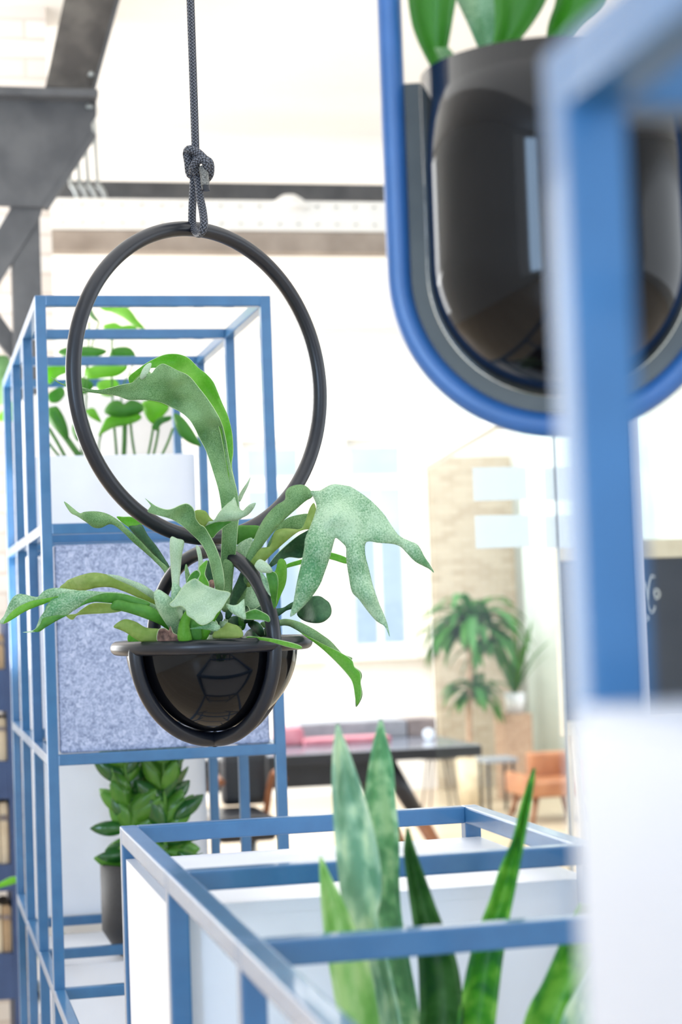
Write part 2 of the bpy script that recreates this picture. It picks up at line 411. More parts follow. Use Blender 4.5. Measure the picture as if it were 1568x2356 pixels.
# ------------------------------------------------------------------ the room
def struct(o): return tag(o, kind='structure')
XL, XR, YB, YE, ZC = -2.6, 7.0, -4.0, 14.5, 3.62
struct(box('floor', (XL, YB, -.12), (XR, YE+.2, 0), 'floor'))
struct(box('ceiling', (XL, YB, ZC), (XR, YE+.2, ZC+.12), 'ceiling'))
# back wall with window openings
wins = [(640, 740), (800, 950)]
def wall_with_holes(name, Y, th, x0, x1, z0, z1, holes, mat):
    xs = sorted({x0, x1, *[h[0] for h in holes], *[h[1] for h in holes]}); zs = sorted({z0, z1, *[h[2] for h in holes], *[h[3] for h in holes]})
    bm = bmesh.new()
    for i in range(len(xs)-1):
        for j in range(len(zs)-1):
            cx, cz = (xs[i]+xs[i+1])/2, (zs[j]+zs[j+1])/2
            if any(h[0] < cx < h[1] and h[2] < cz < h[3] for h in holes): continue
            c = Vector((cx, Y+th/2, cz)); r = bmesh.ops.create_cube(bm, size=1)
            for v in r['verts']: v.co = Vector((c.x+v.co.x*(xs[i+1]-xs[i]), c.y+v.co.y*th, c.z+v.co.z*(zs[j+1]-zs[j])))
    me = bpy.data.meshes.new(name); bm.to_mesh(me); bm.free(); return link(name, me, mat)
def X(px, Y, py=1300): return atY(px, py, Y).x
def Z(py, Y, px=850): return atY(px, py, Y).z
W1 = (X(800, YE), X(950, YE), Z(1500, YE), Z(1010, YE))
W2 = (X(560, YE), X(715, YE), Z(1500, YE), Z(1010, YE))
W0 = (X(300, YE), X(455, YE), Z(1500, YE), Z(1010, YE))
xb0, xb1 = X(985, YE), X(1168, YE)
struct(wall_with_holes('wall_back', YE, .25, XL, XR, 0, ZC, [W0, W2, W1], 'white_wall'))
struct(box('wall_brick', (xb0, YE-.18, 0), (xb1, YE-.002, 2.6), 'brick'))
def window(idx, Wd):
    x0, x1, z0, z1 = Wd; nm = 'window_%d' % idx
    e = bpy.data.objects.new(nm, None); C.objects.link(e); e.location = (x0, YE, z0); e['kind'] = 'structure'
    fw = .06; zt = z0+(z1-z0)*.80
    bm_parts = [((x0+fw, z0), (x1-fw, z0+fw)), ((x0+fw, z1-fw), (x1-fw, z1)), ((x0, z0), (x0+fw, z1)), ((x1-fw, z0), (x1, z1)), ((x0+fw, zt-.05), (x1-fw, zt+.05))]
    bm = bmesh.new()
    for (a, b), (c, d) in bm_parts:
        r = bmesh.ops.create_cube(bm, size=1)
        for v in r['verts']: v.co = Vector(((a+c)/2+v.co.x*(c-a), YE+.1+v.co.y*.08, (b+d)/2+v.co.z*(d-b)))
    r = bmesh.ops.create_cube(bm, size=1)
    for v in r['verts']: v.co = Vector(((x0+x1)/2+v.co.x*.035, YE+.1+v.co.y*.06, (z0+fw+zt-.05)/2+v.co.z*(zt-.05-z0-fw)))
    me = bpy.data.meshes.new('window_frame'); bm.to_mesh(me); bm.free(); link('window_frame', me, 'white_wall', e)
    box('pane', (x0+fw, YE+.09, z0+fw), (x1-fw, YE+.096, z1-fw), 'glass', e)
    # casing and sill
    box('window_sill', (x0-.1, YE-.14, z0-.06), (x1+.1, YE+.02, z0), 'white_wall', e, .01)
    bm = bmesh.new()
    for a, b, c, d in ((x0-.12, z0+.001, x0-.001, z1), (x1+.001, z0+.001, x1+.12, z1), (x0-.12, z1+.001, x1+.12, z1+.12)):
        r = bmesh.ops.create_cube(bm, size=1)
        for v in r['verts']: v.co = Vector(((a+c)/2+v.co.x*(c-a), YE-.03+v.co.y*.04, (b+d)/2+v.co.z*(d-b)))
    me = bpy.data.meshes.new('window_casing'); bm.to_mesh(me); bm.free(); link('window_casing', me, 'cream_wall', e)
for i, Wd in enumerate((W0, W2, W1)): window(i+1, Wd)
# facade across the street
fb = thing('facade', 'pale building front seen through the far windows', 'building', (3, 22, 0))
box('wall', (-4, 22, -1), (14, 22.4, 6), 'outside', fb)
for k in range(9):
    box('window', (-2.4+k*1.5, 21.95, .9), (-1.6+k*1.5, 22.0, 2.3), 'paleglass', fb)
# left, rear and right walls with wide window openings for the daylight
def side_wall(name, xa, xb):
    bm = bmesh.new()
    for (ya, yb, za, zb) in ((YB, YE, 0, .62), (YB, YE, 3.28, ZC), (YB, -2.85, .62, 3.28), (12.75, YE, .62, 3.28), (-.95, 5.6, .62, 3.28) if xb < 0 else (-2.85, -2.6, .62, 3.28)):
        r = bmesh.ops.create_cube(bm, size=1)
        for v in r['verts']: v.co = Vector(((xa+xb)/2+v.co.x*(xb-xa), (ya+yb)/2+v.co.y*(yb-ya), (za+zb)/2+v.co.z*(zb-za)))
    me = bpy.data.meshes.new(name); bm.to_mesh(me); bm.free(); return struct(link(name, me, 'white_wall'))
side_wall('wall_left', XL-.2, XL); side_wall('wall_right', XR, XR+.2)
struct(wall_with_holes('wall_rear', YB-.2, .2, XL, XR, 0, ZC, [(-2, 4.5, .62, 3.2)], 'white_wall'))
# whitewashed brick return beside the steel column
bx = X(112, 6.7, 300)
struct(box('wall_return', (-.9, 6.7, 0), (bx, 6.95, ZC), 'brick_white'))

# ------------------------------------------------------------------ roof steel
def flat_poly(name, pix, Y, th, mat, parent, bevel=0):
    bm = bmesh.new(); A = [bm.verts.new(atY(x, y, Y)) for x, y in pix]; B = [bm.verts.new(v.co+Vector((0, th, 0))) for v in A]
    bm.faces.new(A); bm.faces.new(B[::-1])
    for i in range(len(A)):
        j = (i+1) % len(A); bm.faces.new([A[i], B[i], B[j], A[j]])
    bmesh.ops.recalc_face_normals(bm, faces=bm.faces)
    me = bpy.data.meshes.new(name); bm.to_mesh(me); bm.free(); return link(name, me, mat, parent)
YT = 6.1
tr = thing('steel_column', 'dark riveted steel column with a bracket plate and braces', 'column', (X(64, YT, 700), YT, 0))
pc = atY(64, 700, YT); wcol = X(98, YT, 700)-X(32, YT, 700)
box('post', (pc.x-wcol/2, YT, 0), (pc.x+wcol/2, YT+.1, atY(64, 380, YT).z), 'dark_steel', tr, .004)
flat_poly('gusset_plate', [(-60, 198), (222, 208), (222, 266), (210, 285), (212, 300), (100, 476), (-60, 470)], YT-.03, .02, 'dark_steel', tr)
flat_poly('flange', [(-60, 196), (226, 205), (226, 222), (-60, 216)], YT-.10, .2, 'dark_steel', tr)
flat_poly('rafter_brace', [(105, 198), (213, 205), (283, -60), (160, -60)], YT-.02, .09, 'brown_steel', tr)
flat_poly('rafter_edge', [(213, 205), (220, 205), (292, -60), (281, -60)], YT-.07, .16, 'dark_steel', tr)
flat_poly('diagonal_brace', [(30, 470), (100, 474), (92, 500), (-60, 745), (-60, 620)], YT-.01, .05, 'dark_steel', tr)
flat_poly('diagonal_brace', [(-60, 640), (40, 780), (40, 840), (-60, 720)], YT+.12, .05, 'dark_steel', tr)
flat_poly('edge_angle', [(100, 476), (112, 480), (222, 312), (212, 300)], YT-.04, .04, 'dark_steel', tr)
for px, py in ((205, 245), (210, 172)):
    c = atY(px, py, YT-.05); lathe('rivet', [(0, .012), (.008, .008), (.012, 0), (.012, -.004)], c, 'grey_metal', tr, 12)
YBm = 8.0
xa, xb_ = X(30, YBm+.3, 470), XR
db = box('dark_beam', (xa, YBm+.3, Z(456, YBm+.3, 300)), (xb_, YBm+.45, Z(417, YBm+.3, 300)), 'dark_steel'); tag(db, 'dark steel beam above the white riveted beam', 'beam')
wbx = thing('riveted_beam', 'white riveted steel beam under the ceiling', 'beam', (X(98, YBm, 490), YBm, Z(530, YBm, 300)))
z0b, z1b = Z(528, YBm, 300), Z(457, YBm, 300)
box('web', (X(98, YBm, 490), YBm, z0b), (XR, YBm+.1, z1b), 'white_wall', wbx, .004)
for k in range(22):
    for zz in (z0b+.028, z1b-.028):
        x = X(118, YBm)+k*.085
        lathe('rivet', [(0, .0)] and [(0, .006), (.007, .003), (.009, -.002)], (x, YBm-.002, zz), 'grey_metal', wbx, 10)
wd = box('timber_beam', (X(100, YBm, 550), YBm+.005, Z(577, YBm, 300)), (XR, YBm+.11, Z(529, YBm, 300)), 'wood_beam', None, .004); tag(wd, 'grey brown timber beam right under the white riveted beam', 'beam')
dome = lathe('ceiling_lamp', [(0, .075), (.03, .07), (.06, .05), (.085, .02), (.09, 0), (0, 0)], (X(678, YBm-.1, 470), YBm+.02, Z(473, YBm-.1, 678)), 'white_wall'); tag(dome, 'round white dome lamp on top of the riveted beam', 'lamp')
for k, (a, b) in enumerate((((162, 412), (180, 458)), ((182, 412), (201, 458)), ((202, 412), (222, 458)), ((224, 412), (244, 458)))):
    p = [atY(a[0], a[1], YBm+.1), atY(a[0]+4, a[1]+14, YBm+.06), atY(b[0]-6, b[1]-16, YBm+.05), atY(b[0], b[1]+3, YBm+.05)]
    p = [p[0]+Vector((-.01, 0, .3))] + p
    o = tube('conduit', spline(p, 5), .010, 'grey_metal', seg=8); tag(o, ['nearest to the column', 'second from the column', 'third from the column', 'farthest from the column'][k].join(['grey conduit curving over the white beam, ', ' of the four']), 'pipe', 'grey conduits bundled beside the column')
# linear pendant
pa, pb_ = atY(1180, 968, 7.9), atY(958, 1062, 11.2); zz = (pa.z+pb_.z)/2; pa.z = pb_.z = zz
lp = thing('pendant_lamp', 'long white pendant light bar hung in front of the brick wall', 'lamp', pa)
dv = (pb_-pa).normalized(); sd = Vector((-dv.y, dv.x, 0))*.035
bm = bmesh.new(); A = []
for P_ in (pa, pb_):
    for s in (-1, 1):
        for h in (-.03, .03): A.append(bm.verts.new(P_+sd*s+Vector((0, 0, h))))
for f in ((0, 1, 3, 2), (4, 6, 7, 5), (0, 4, 5, 1), (2, 3, 7, 6), (0, 2, 6, 4), (1, 5, 7, 3)): bm.faces.new([A[i] for i in f])
bmesh.ops.recalc_face_normals(bm, faces=bm.faces); me = bpy.data.meshes.new('bar'); bm.to_mesh(me); bm.free(); link('bar', me, 'white_wall', lp)
for t in (.15, .85):
    q = pa.lerp(pb_, t); tube('cable', [q+Vector((0, 0, .03)), Vector((q.x, q.y, ZC))], .002, 'white_wall', lp, seg=6)

# ------------------------------------------------------------------ far end of the room
# table
Yt = 9.0
zt = Z(1724, Yt, 900); xr = X(1106, Yt, 1724)
tb = thing('games_table', 'long black table with splayed black legs tipped in brown wood', 'table', (xr-1.6, Yt+.6, 0))
box('tabletop', (xr-2.9, Yt, zt-.05), (xr, Yt+1.25, zt), 'slate', tb, .008)
box('edge_band', (xr-2.9, Yt-.012, zt-.055), (xr+.0, Yt, zt-.004), 'black_lac', tb, .003)
box('apron', (xr-2.7, Yt+.12, Z(1812, Yt, 800)), (X(905, Yt, 1780), Yt+1.1, zt-.05), 'black_lac', tb, .01)
def leg(a, b, c):
    pa, pb2, pc2 = [atY(*q) for q in (a, b, c)]
    return pa, pb2, pc2
for (sx, yy) in ((0, Yt+.15), (0, Yt+1.05), (-1, Yt+.15), (-1, Yt+1.05)):
    top = Vector((X(900, Yt, 1760), yy, zt-.06)); kn = atY(934, 1832, Yt+.15); ft = top + (kn-Vector((top.x, Yt+.15, top.z)))*((top.z-.0)/(top.z-kn.z))
    ft.z = 0; knp = top + (ft-top)*.42
    if sx: 
        d = 2.35; top.x -= d; ft.x = top.x-(ft.x-(top.x+d)); knp = top+(ft-top)*.42
    l = tube('leg', [top, knp], .045, 'black_lac', tb, seg=12, radii=[.05, .038])
    tube('leg_tip', [knp, ft], .03, 'brown_wood', l, seg=12, radii=[.038, .022])
def onT(name, px0, px1, py0, py1, Y, depth, mat, label, cat, bev=.01):
    a = atY(px0, py1, Y); b = atY(px1, py0, Y); o = box(name, (a.x, Y, zt), (b.x, Y+depth, zt+(b.z-atY(px1, py1, Y).z)), mat, None, bev); return tag(o, label, cat)
onT('storage_box', 690, 935, 1650, 1690, Yt+.8, .3, 'grey_box', 'long grey box on the black table', 'box')
onT('crate', 940, 1005, 1652, 1692, Yt+.8, .25, 'taupe', 'brown crate at the right end of the black table', 'crate')
onT('cushion', 640, 700, 1662, 1705, Yt+.55, .2, 'pink', 'pink cushion at the left of the black table', 'cushion', .03)
onT('folded_cloth', 700, 900, 1688, 1702, Yt+.5, .2, 'pink', 'flat pink folded cloth in front of the grey box', 'cloth', .01)
bl = lathe('ball', [(0, .03)] + [(.03*math.sin(a), .03*math.cos(a)) for a in [math.pi*k/10 for k in range(1, 10)]] + [(0, -.03)], (X(985, Yt+.5, 1692), Yt+.5, zt+.03), 'paper', None, 20); tag(bl, 'small white ball on the black table', 'ball')

# dracaena in a beige tub
def strap(base, d, length, wd, droop, mat, parent, name='leaf', n=10):
    d = Vector(d).normalized(); bm = bmesh.new(); side = d.cross(Vector((0, 0, 1)));
    side = side.normalized() if side.length > .01 else Vector((1, 0, 0)); p = Vector(base); v = d.copy(); L = []; R_ = []; Mi = []
    for i in range(n+1):
        t = i/n; ww = wd*math.sin(math.pi*(.12+.88*t))**.7 if t < 1 else 0; ww = max(ww, .0005)
        up = side.cross(v).normalized()
        L.append(bm.verts.new(p-side*ww/2)); Mi.append(bm.verts.new(p-up*ww*.12)); R_.append(bm.verts.new(p+side*ww/2))
        v = (v+Vector((0, 0, -droop/n))).normalized(); p = p+v*length/n
    for i in range(n):
        for a, b in ((L, Mi), (Mi, R_)):
            f = bm.faces.new([a[i], b[i], b[i+1], a[i+1]]); f.smooth = True
    me = bpy.data.meshes.new(name); bm.to_mesh(me); bm.free(); o = link(name, me, mat, parent)
    s = o.modifiers.new('thickness', 'SOLIDIFY'); s.thickness = .0015; s.offset = 0; return o
rnd = random.Random(3)
Yd = 13.2
fl = Vector((X(1084, Yd, 1840), Yd, 0))
tubp = thing('plant_tub', 'beige round tub on the floor holding the tall houseplant', 'pot', fl)
lathe('tub', [(0, 0), (.085, 0), (.10, .34), (.092, .34), (.085, .30), (0, .30)], fl, 'cream', tubp, 32)
dr = thing('dracaena', 'tall green houseplant with drooping leaves before the brick wall', 'plant', fl+Vector((0, 0, .30)))
top = atY(1085, 1440, Yd); tube('trunk', spline([fl+Vector((0, 0, .28)), fl+Vector((.01, 0, .7)), top], 6), .022, 'bark', dr, seg=10)
t2 = atY(1090, 1590, Yd)
cr = [(top, 42, .60), (atY(1075, 1400, Yd), 12, .34), (t2, 26, .36), (atY(1040, 1460, Yd), 16, .42), (atY(1130, 1470, Yd), 14, .42)]
for c, n_, ln in cr:
    for k in range(n_):
        a = rnd.uniform(0, 2*math.pi); e = rnd.uniform(.1, 1.2)
        strap(c+Vector((0, 0, rnd.uniform(-.06, .06))), (math.cos(a)*math.cos(e), math.sin(a)*math.cos(e)*.7, math.sin(e)), ln*rnd.uniform(.6, 1.0), .075, rnd.uniform(1.8, 3.0), rnd.choice(['drac', 'drac', 'phil']), dr)
# white pot plant on a brown stand
Yw = 13.4
wp = Vector((X(1184, Yw, 1620), Yw, 0))
zs = Z(1640, Yw, 1184)
st = box('plant_stand', (X(1150, Yw, 1700), Yw-.12, 0), (X(1214, Yw, 1700), Yw+.14, zs), 'bark', None, .01); tag(st, 'brown box stand under the small white pot', 'stand')
hp = Z(1594, Yw, 1184)-zs
wpp = thing('plant_pot', 'small white pot standing on the brown box stand', 'pot', (wp.x, Yw, zs))
lathe('pot', [(0, 0), (.062, 0), (.078, hp), (.07, hp), (.064, hp-.02), (0, hp-.02)], (wp.x, Yw, zs), 'white', wpp, 28)
pw = thing('potted_plant', 'slender green plant growing in the small white pot', 'plant', (wp.x, Yw, zs+hp-.02))
for k in range(14):
    a = rnd.uniform(0, 2*math.pi); e = rnd.uniform(1.1, 1.5)
    strap((wp.x, Yw, zs+hp-.02), (math.cos(a)*math.cos(e), math.sin(a)*math.cos(e), math.sin(e)), rnd.uniform(.3, .62), .04, rnd.uniform(.2, 1.2), rnd.choice(['drac', 'phil']), pw)
# leather chair
Yc = 12.0
cc = Vector((X(1262, Yc, 1800), Yc, 0))
ch = thing('leather_chair', 'low orange leather chair on brown wooden legs', 'chair', cc)
wch = (X(1335, Yc, 1800)-X(1192, Yc, 1800))/2; zs0 = Z(1826, Yc, 1260); zs1 = Z(1790, Yc, 1260); zb1 = Z(1745, Yc, 1260)
box('seat', (cc.x-wch, Yc-.25, zs0), (cc.x+wch, Yc+.25, zs1), 'leather', ch, .03, 4)
box('backrest', (cc.x-wch*.35, Yc+.14, zs0), (cc.x+wch, Yc+.26, zb1+.03), 'leather', ch, .03, 4)
box('armrest', (cc.x+wch*.8, Yc-.25, zs0), (cc.x+wch*1.05, Yc+.25, zb1), 'leather', ch, .025, 4)
box('armrest', (cc.x-wch*1.05, Yc-.25, zs0), (cc.x-wch*.8, Yc+.25, zs1+.04), 'leather', ch, .025, 4)
for sx, sy in ((-1, -1), (1, -1), (-1, 1), (1, 1)):
    tube('leg', [(cc.x+sx*wch*.7, Yc+sy*.18, zs0+.01), (cc.x+sx*wch*.95, Yc+sy*.24, 0)], .02, 'brown_wood', ch, seg=10, radii=[.024, .014])
# grey side table and wire stool
Ys = 12.6
a = atY(1108, 1745, Ys); b = atY(1165, 1742, Ys)
sdt = thing('side_table', 'small grey side table with dark legs beside the leather chair', 'table', ((a.x+b.x)/2, Ys, 0))
box('tabletop', (a.x, Ys-.1, a.z-.03), (b.x+.05, Ys+.15, a.z), 'grey_box', sdt, .005)
for x in (a.x+.02, b.x+.02):
    for y in (Ys-.07, Ys+.12): tube('leg', [(x, y, a.z-.03), (x, y, 0)], .012, 'black_lac', sdt, seg=8)
ws = thing('wire_stool', 'thin black wire stool beside the beige tub', 'stool', (X(1010, Ys, 1800), Ys, 0))
cx = X(1010, Ys, 1800); zk = Z(1745, Ys, 1010)
lathe('seat', [(0, 0), (.13, 0), (.135, .012), (.13, .02), (0, .02)], (cx, Ys, zk), 'black_lac', ws, 28)
for k in range(4):
    an = math.pi/4+k*math.pi/2; tube('leg', [(cx+.08*math.cos(an), Ys+.08*math.sin(an), zk), (cx+.15*math.cos(an), Ys+.15*math.sin(an), 0)], .006, 'black_lac', ws, seg=6)

# curtain
Yq = 13.7
def curtain(px0, px1, label, ph):
    x0, x1 = X(px0, Yq), X(px1, Yq); bm = bmesh.new(); n = int((x1-x0)/.03); A = []
    for i in range(n+1):
        x = x0+(x1-x0)*i/n; y = Yq+.05*math.sin(i*.62+ph)+.02*math.sin(i*.23)
        A.append((bm.verts.new((x, y, .02)), bm.verts.new((x, y, 2.85))))
    for p, q in zip(A, A[1:]): f = bm.faces.new([p[0], q[0], q[1], p[1]]); f.smooth = True
    me = bpy.data.meshes.new('curtain'); bm.to_mesh(me); bm.free(); o = link('curtain', me, 'blind')
    s = o.modifiers.new('thickness', 'SOLIDIFY'); s.thickness = .004
    return tag(o, label, 'curtain')
curtain(1204, 1420, 'pale grey green curtain behind the paper sheets and glass', 0)
curtain(1440, 1700, 'pale grey green curtain above the chalkboard at the right edge', 1.3)

# glass partition with white frame and papers
Yg = 5.2
gp = thing('glass_partition', 'clear glass partition with a white upright frame', 'partition', (X(1440, Yg, 1300), Yg, 0))
xs = [X(994, Yg, 1500), X(1288, Yg, 1300), X(1446, Yg, 1300), XR-.02]
for i in range(3):
    box('glass_pane', (xs[i]+.002, Yg, .02), (xs[i+1]-.002 if i < 2 else xs[i+1], Yg+.01, 2.5), 'glass', gp)
box('gasket', (xs[2]-.004, Yg-.006, 0), (xs[2]+.004, Yg+.016, 2.5), 'dark_steel', gp)
box('frame_post', (xs[2]+.006, Yg-.02, 0), (xs[2]+.036, Yg+.03, 2.55), 'white', gp, .003)
box('gasket', (xs[1]-.002, Yg-.003, .02), (xs[1]+.002, Yg+.013, 2.5), 'grey_metal', gp)
box('top_rail', (xs[0], Yg-.02, 2.5), (XR-.02, Yg+.03, 2.55), 'white', gp)
box('floor_rail', (xs[0], Yg-.02, 0), (XR-.02, Yg+.03, .02), 'white', gp)
for (x0, x1, y0, y1, lb) in ((1090, 1210, 1074, 1152, 'white sheet on the glass above the tall houseplant, upper left one'), (1095, 1216, 1184, 1262, 'white sheet on the glass above the tall houseplant, lower left one'),
                         (1252, 1330, 1074, 1152, 'white sheet on the glass beside the blue post, upper one'), (1254, 1330, 1184, 1262, 'white sheet on the glass beside the blue post, lower one')):
    a = atY(x0, y1, Yg+.012); b = atY(x1, y0, Yg+.012)
    tag(box('paper_sheet', (a.x, Yg+.011, a.z), (b.x, Yg+.0125, b.z), 'paper'), lb, 'paper')

# chalkboard
Yk = 6.2
a = atY(1303, 1660, Yk); b = atY(1303, 1290, Yk); xk = a.x+1.3
cb = thing('chalkboard', 'dark framed chalkboard with white chalk lettering', 'chalkboard', (a.x, Yk, 0))
box('board', (a.x, Yk, a.z), (xk, Yk+.02, b.z), 'chalk', cb)
fw = .014
box('frame_side', (a.x-fw, Yk-.01, a.z-.05), (a.x, Yk+.03, b.z+.065), 'pine', cb, .002)
box('frame_side', (xk, Yk-.01, a.z-.05), (xk+fw, Yk+.03, b.z+.065), 'pine', cb, .002)
box('frame_top', (a.x, Yk-.01, b.z), (xk, Yk+.03, b.z+.065), 'pine', cb, .002)
box('frame_bottom', (a.x, Yk-.01, a.z-.05), (xk, Yk+.03, a.z), 'pine', cb, .002)
for x in (a.x+.03, xk-.05):
    for dy, yy in ((-.2, Yk-.0), (.2, Yk+.03)):
        tube('leg', [(x, yy, a.z-.02), (x, yy+dy*.8, 0)], .014, 'pine', cb, seg=8)
strokes = [[(1470, 1325), (1477, 1355), (1480, 1395), (1478, 1412)], [(1504, 1328), (1496, 1326), (1490, 1345), (1488, 1380), (1492, 1405), (1500, 1408), (1505, 1395)],
           [(1505, 1372), (1503, 1360), (1511, 1357), (1516, 1368), (1510, 1377), (1504, 1372)], [(1481, 1340), (1486, 1370), (1490, 1402)], [(1480, 1420), (1486, 1418), (1489, 1424), (1482, 1428)], [(1434, 1415), (1450, 1414)], [(1440, 1335), (1442, 1370), (1446, 1400)]]  # last two strokes draw reflections as solid white marks, the rest is lettering
for s in strokes:
    tube('lettering_and_reflections', spline([atY(x, y, Yk-.002) for x, y in s], 6), .0032, 'stroke_white', cb, seg=6)

# dark swivel chair glimpsed between the blue posts
Yo = 7.3
oc = thing('office_chair', 'black office chair glimpsed between the blue posts', 'chair', (X(575, Yo, 1900), Yo, 0))
def obx(n_, p0, p1, y0, y1, mt, bv=.02): a = atY(p0[0], p0[1], y0); b = atY(p1[0], p1[1], y0); return box(n_, (a.x, y0, b.z), (b.x, y1, a.z), mt, oc, bv, 3)
obx('backrest', (508, 1735), (622, 1850), Yo+.2, Yo+.27, 'black_lac', .03)
obx('seat', (500, 1885), (640, 1935), Yo-.2, Yo+.25, 'black_lac', .03)
zs_ = Z(1935, Yo, 570); xc_ = X(572, Yo, 1900)
tube('gas_lift', [(xc_, Yo, zs_), (xc_, Yo, .1)], .03, 'grey_metal', oc, seg=12)
for k in range(5):
    an = k*2*math.pi/5; tube('base_spoke', [(xc_, Yo, .1), (xc_+.3*math.cos(an), Yo+.3*math.sin(an), .05)], .02, 'black_lac', oc, seg=8)
    lathe('castor', [(0, .028), (.02, .02), (.028, 0), (.02, -.02), (0, -.028)], (xc_+.3*math.cos(an), Yo+.3*math.sin(an), .029), 'black_lac', oc, 12)
for sx in (-1, 1):
    tube('armrest', spline([(xc_+sx*.10, Yo+.2, zs_+.05), (xc_+sx*.12, Yo+.1, zs_+.24), (xc_+sx*.12, Yo-.12, zs_+.24)], 5), .014, 'brown_wood', oc, seg=8)

# navy shelving with boxes behind the tall blue rack, far left
Yn = 6.0
nx0, nx1 = X(-60, Yn, 1900)-.1, X(46, Yn, 1900)
ns = thing('navy_bookcase', 'navy blue bookcase glimpsed left of the tall blue rack', 'bookcase', ((nx0+nx1)/2, Yn, 0))
box('side_panel', (nx1-.03, Yn, 0), (nx1, Yn+.35, Z(1430, Yn, 20)), 'navy', ns, .002)
box('side_panel', (nx0, Yn, 0), (nx0+.03, Yn+.35, Z(1430, Yn, 20)), 'navy', ns, .002)
sh = [(1540, 1636), (1752, 1838), (1990, 2050), (2195, 2300)]
tops = []
for y0, y1 in sh:
    box('shelf', (nx0+.03, Yn, Z(y1, Yn, 20)), (nx1-.03, Yn+.35, Z(y0, Yn, 20)), 'navy', ns, .002); tops.append(Z(y0, Yn, 20))
tops.append(Z(2356, Yn, 20)-.1)
NB = (X(4, Yn, 1900), X(25, Yn, 1900))
gaps = [(tops[0], Z(1455, Yn, 20)), (tops[1], Z(1650, Yn, 20)), (tops[2], Z(1845, Yn, 20)), (tops[3], Z(2082, Yn, 20))]
desc = ['topmost', 'second', 'third', 'lowest']
for gi, (zb, ztp) in enumerate(gaps):
    xs_ = [X(-22, Yn, 1900), X(1, Yn, 1900), X(21, Yn, 1900)]; xs_.append(nx1-.032)
    for k in range(3):
        hh = (ztp-zb)*rnd.uniform(.86, 1); mt = ['cream', 'tan', 'cream'][(k+gi) % 3]
        who = ['left hand', 'middle', 'right hand'][k]
        b_ = thing('book', '%s %s book on the %s shelf of the navy bookcase' % (who, mt, desc[gi]), 'book', ((xs_[k]+xs_[k+1])/2, Yn+.03, zb+.001), 'books on the navy bookcase')
        box('cover', (xs_[k], Yn+.03, zb+.001), (xs_[k+1]-.003, Yn+.25, zb+hh), mt, b_, .002)
        box('spine_band', (xs_[k]+.001, Yn+.0285, zb+hh*.7), (xs_[k+1]-.004, Yn+.0305, zb+hh*.8), 'taupe', b_)

# ------------------------------------------------------------------ modular blue racks
T = .0192; MW = .4189; MD = .3938; LV = .40
X0, YF = .2227, 3.3225
L5 = H+.5627                                   # top level
lev = [L5-LV*k for k in range(6)]
def rack(name, label, x0, yfronts, topk, floor_z=0.0, mat='blue'):
    root = thing(name, label, 'rack', (x0+MW/2, yfronts[0], floor_z)); zt = lev[topk]
    lv = lev[topk:] if isinstance(topk, int) else topk
    B = .0022
    for y in yfronts:
        for x in (x0, x0+MW-T):
            box('post', (x, y, floor_z), (x+T, y+T, zt), mat, root, B)
        for z in lv:
            if z-T < floor_z+.01: continue
            box('rail', (x0+T-.001, y, z-T), (x0+MW-T+.001, y+T, z), mat, root, B)
    for ya, yb in zip(yfronts, yfronts[1:]):
        ya, yb = min(ya, yb), max(ya, yb)
        for x in (x0, x0+MW-T):
            for z in lv:
                if z-T < floor_z+.01: continue
                box('rail', (x, ya+T-.001, z-T), (x+T, yb+.001, z), mat, root, B)
    return root
tall = rack('shelving_rack', 'tall blue steel cube rack behind the hanging bowl', X0, [YF+MD*k for k in range(4)], 0)
link_ = rack('shelving_rack', 'lowest blue steel rack reaching from the tall rack to the middle one', X0, [YF-MD*2, YF-MD-.0], 3)
# rails tying the lowest rack to its neighbours
for x in (X0, X0+MW-T):
    box('rail', (x, YF-MD+T, lev[3]-T), (x+T, YF-.0005, lev[3]), 'blue', link_, .0022)
low = rack('shelving_rack', 'middle height blue steel rack in front, mottled blades growing in it', X0, [YF-MD*k for k in (3, 4, 5, 6)], 2)
for x in (X0, X0+MW-T):
    box('rail', (x, YF-MD*3+T+.0005, lev[3]-T), (x+T, YF-MD*2-.0005, lev[3]), 'blue', link_, .0022)
YN = .515
xn = dep(1324, 800, .546).x
near = rack('shelving_rack', 'out of focus blue steel rack nearest the lens at the right', xn, [YN, YN-MD], 1, mat='blue_matt')

# boxes in the racks
def cab(name, a, b, label, mat='white', cat='box', soil=False):
    r = thing(name, label, cat, ((a[0]+b[0])/2, a[1], a[2]))
    if soil:
        open_box('body', a, b, .012, mat, r)
        box('soil', (a[0]+.012, a[1]+.012, b[2]-.06), (b[0]-.012, b[1]-.012, b[2]-.025), 'soil', r)
    else:
        box('body', a, (b[0], b[1], b[2]-.012), mat, r, 0)
        box('lid', (a[0], a[1], b[2]-.0121), b, mat, r, 0)
    return r
xa, xz = X0+.004, X0+MW-.004
xi, xj = X0+T+.003, X0+MW-T-.003
g = .035
cab('storage_box', (xa, YF-MD*4+T+.002, lev[3]+.001), (xz, YF-MD*3-.003, lev[2]-g), 'white box filling the back of the middle height rack')
cab('storage_box', (xi, YF+MD+T+.002, lev[4]+.001), (xj, YF+MD*2-.003, lev[3]-g), 'white box under the dark pot in the tall rack')
cab('planter_box', (xi, YF+MD*2+T, lev[1]+.001), (xj-.004, YF+MD*3-.004, lev[1]+.186), 'white planter box with tall green leaves on top cell of the tall rack', cat='planter', soil=True)
cab('storage_box', (xi, YF+MD*2+T, lev[2]+.001), (xj, YF+MD*3-.004, lev[1]-g), 'white box behind the felt box in the tall rack')
cab('storage_box', (xi, YF+MD*2+T, lev[3]+.001), (xj-.003, YF+MD*3-.004, lev[2]-.022), 'tall white box behind the dark potted plant')
